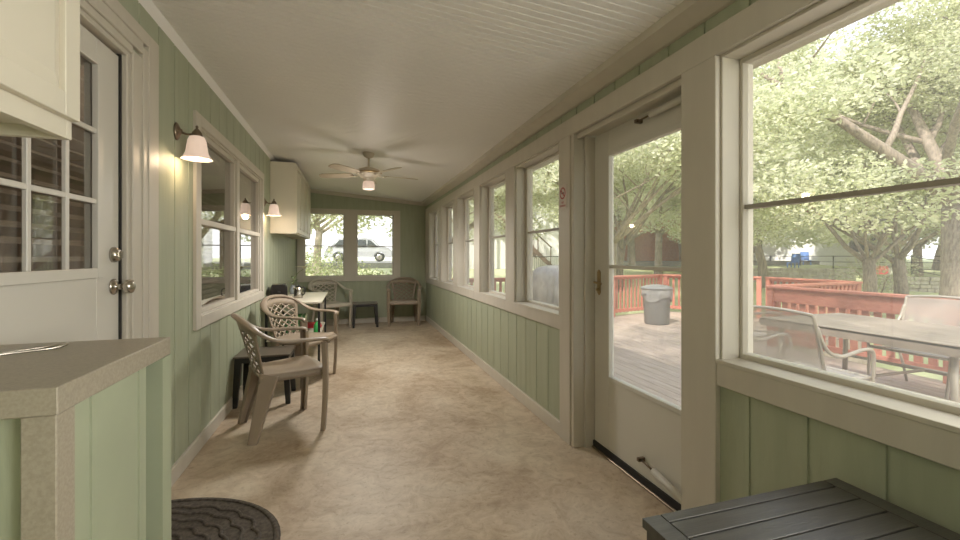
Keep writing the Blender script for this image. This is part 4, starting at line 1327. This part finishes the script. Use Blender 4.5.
# ------------------------------------------------------------------ neighbouring buildings
def house(name, loc, rz, w_, d_, h_, wall, label, wins_, gable=True, cat='building', rise=1.6):
    o = thing(name, loc, label, cat, 'neighbouring houses', rz)
    MB().box(-w_ / 2, w_ / 2, -d_ / 2, d_ / 2, -1.5, h_).build('wall', wall, o)
    r_ = MB(); r_.prism([(-d_ / 2 - .4, h_ - .05), (d_ / 2 + .4, h_ - .05), (d_ / 2 + .4, h_ + .1), (0, h_ + rise), (-d_ / 2 - .4, h_ + .1)], -w_ / 2 - .4, w_ / 2 + .4, 'x')
    r_.build('roof', M_ROOF, o)
    for (wx, wz, ww, wh) in wins_:
        f = MB(); f.box(wx - ww / 2 - .06, wx + ww / 2 + .06, -d_ / 2 - .05, -d_ / 2 - .002, wz - .06, wz + wh + .06)
        fo_ = f.build('window', M_WHITE, o)
        MB().box(wx - ww / 2, wx + ww / 2, -d_ / 2 - .06, -d_ / 2 - .051, wz, wz + wh).build('pane', M_CARG, fo_)
    return o
house('brick_house', (24.5, 33.5, ground(24, 33)), R(-30), 13, 8, 3.4, M_BRICK, 'orange brick house seen through the glass door beyond the trash can', [(-4.5, .9, 1.2, 1.3), (4.5, .9, 1.2, 1.3)])
house('white_house', (41, 29.5, ground(41, 29)), R(-52), 12, 8, 3.3, M_WHITE, 'white single-storey house behind the blue chairs', [(-4, .9, 1.2, 1.2), (3.4, .9, 1.6, 1.2)])
house('sided_house', (10.6, 29.0, ground(10, 28)), R(-12), 8.5, 7, 6.0, M_WHITE, 'tall white sided house behind the timber stairs', [(-2.0, 3.8, 1.0, 1.3)])

# timber stairs climbing outside the sided house
o = thing('outdoor_stairs', (12.1, 24.6, ground(12.6, 24.6) + .35), 'brown timber outdoor staircase seen through the nearest narrow side window', 'stairs', rz=R(170))
s_ = MB(); ns = 15
for side in (-.55, .55):
    s_.prism([(0, 0), (.35, 0), (ns * .27 + .2, ns * .24), (ns * .27 - .1, ns * .24 + .1)], side - .03, side + .03, 'y')
s_.build('stringer', M_STAIR, o)
for k in range(ns):
    MB().box(.1 + k * .27, .1 + k * .27 + .28, -.52, .52, .22 + k * .24, .26 + k * .24).build('tread', M_STAIR, o)
hr = MB()
for side in (-.55, .55):
    hr.cyl((.1, side, 1.1), (ns * .27, side, ns * .24 + 1.1), .045, 6)
    for k in range(0, ns + 1, 3):
        hr.cyl((.15 + k * .27, side, .1 + k * .24), (.15 + k * .27, side, 1.1 + k * .24), .035, 6)
hr.build('handrail', M_STAIR, o)
MB().box(ns * .27 + .05, ns * .27 + 1.4, -.7, .7, ns * .24, ns * .24 + .08).build('landing', M_STAIR, o)
for (a, b) in ((ns * .27 + .2, -.6), (ns * .27 + 1.3, -.6), (ns * .27 + .2, .6), (ns * .27 + 1.3, .6)):
    MB().box(a - .06, a + .06, b - .06, b + .06, -.2, ns * .24).build('post', M_STAIR, o)

def iron_rail(loc, rz, L_, label, rise=0.0, h_=.95, pitch=.13):
    o = thing('iron_railing', loc, label, 'railing', None, rz)
    t_ = MB(); t_.cyl((0, 0, h_), (L_, 0, h_ + rise), .022, 8); t_.cyl((0, 0, .12), (L_, 0, .12 + rise), .016, 8)
    t_.build('rail', M_IRON, o)
    b_ = MB(); k = 0.0
    nb_ = int(L_ / pitch)
    for i in range(nb_ + 1):
        x_ = L_ * i / nb_
        m_ = MB().cyl((x_, 0, (0 if i in (0, nb_) else .12) + rise * x_ / L_), (x_, 0, h_ + rise * x_ / L_), .018 if i in (0, nb_) else .009, 6)
        m_.build('post' if i in (0, nb_) else 'baluster', M_IRON, o)
    return o
iron_rail((8.2, 20.2, ground(8.2, 20.2) + .35), R(10), 2.6, 'short black iron fence in front of the white sided house')
iron_rail((29.5, 17.2, ground(29.5, 17.2) + 1.0), R(-60), 3.4, 'black iron handrail descending the limestone steps', -.8, .9, .5)
# limestone steps and walls past the deck
for (x_, y_, rz_, L_, h_, lb) in ((24.0, 17.6, R(-30), 5.0, .9, 'rough limestone garden wall below the white house, left of the steps'), (27.8, 14.6, R(-40), 3.8, .8, 'rough limestone garden wall right of the iron handrail')):
    sb = MB(); rnd = random.Random(int(x_ * 10))
    zz = 0
    while zz < h_:
        xx = -L_ / 2
        while xx < L_ / 2:
            q = rnd.uniform(.25, .55); hh = .2
            sb.box(xx, min(xx + q - .02, L_ / 2), -.2 + rnd.uniform(0, .05), .2, zz - .3, zz + hh - .02 - .3); xx += q
        zz += hh
    o = sb.build('stone_wall', M_STONE, bevel=.015); tag(o, lb, 'wall', 'limestone garden walls'); o.location = (x_, y_, ground(x_, y_) + .25); o.rotation_euler = (0, 0, rz_)
# blue lawn chairs by the white house
def blue_chair(loc, rz, label):
    o = thing('lawn_chair', loc, label, 'chair', 'blue lawn chairs', rz)
    MB().box(-.3, .3, -.3, .3, .36, .42).build('seat', M_BLUE, o)
    b_ = MB(); b_.prism([(-.3, .4), (-.24, .4), (-.42, 1.1), (-.48, 1.1)], -.3, .3, 'x'); b_.build('backrest', M_BLUE, o)
    for sx in (-.26, .26):
        for sy in (-.26, .26):
            MB().box(sx - .03, sx + .03, sy - .03, sy + .03, 0, .36).build('leg', M_BLUE, o)
    return o
x_, y_ = at(806, 36); blue_chair((x_, y_, ground(x_, y_) + .0), R(140), 'right blue lawn chair before the white house')
x_, y_ = at(793, 33); blue_chair((x_, y_, ground(x_, y_) + .0), R(100), 'left blue lawn chair before the white house')
# wire fence and a red-white marker far across the lawn
f = thing('field_fence', (38, 19, ground(38, 19)), 'thin dark fence along the far side of the lawn', 'fence', None, R(-72))
for k in range(12):
    MB().cyl((-12 + 2.2 * k, 0, -.2), (-12 + 2.2 * k, 0, 1.5), .04, 6).build('post', M_IRON, f)
rl = MB()
for z_ in (.5, 1.0, 1.45):
    rl.cyl((-12, 0, z_), (12.2, 0, z_), .025, 6)
rl.build('wire', M_IRON, f)
x_, y_ = at(881, 27)
o = thing('yard_sign', (x_, y_, ground(x_, y_)), 'small red and white sign on the far lawn', 'sign', rz=R(-60))
MB().box(-.35, .35, -.02, .02, .35, .85).build('board', M_REDC, o)
MB().box(.35, .95, -.02, .02, .35, .75).build('side_board', M_PAPER, o)
MB().cyl((0, 0, 0), (0, 0, .36), .02, 6).build('stake', M_IRON, o)
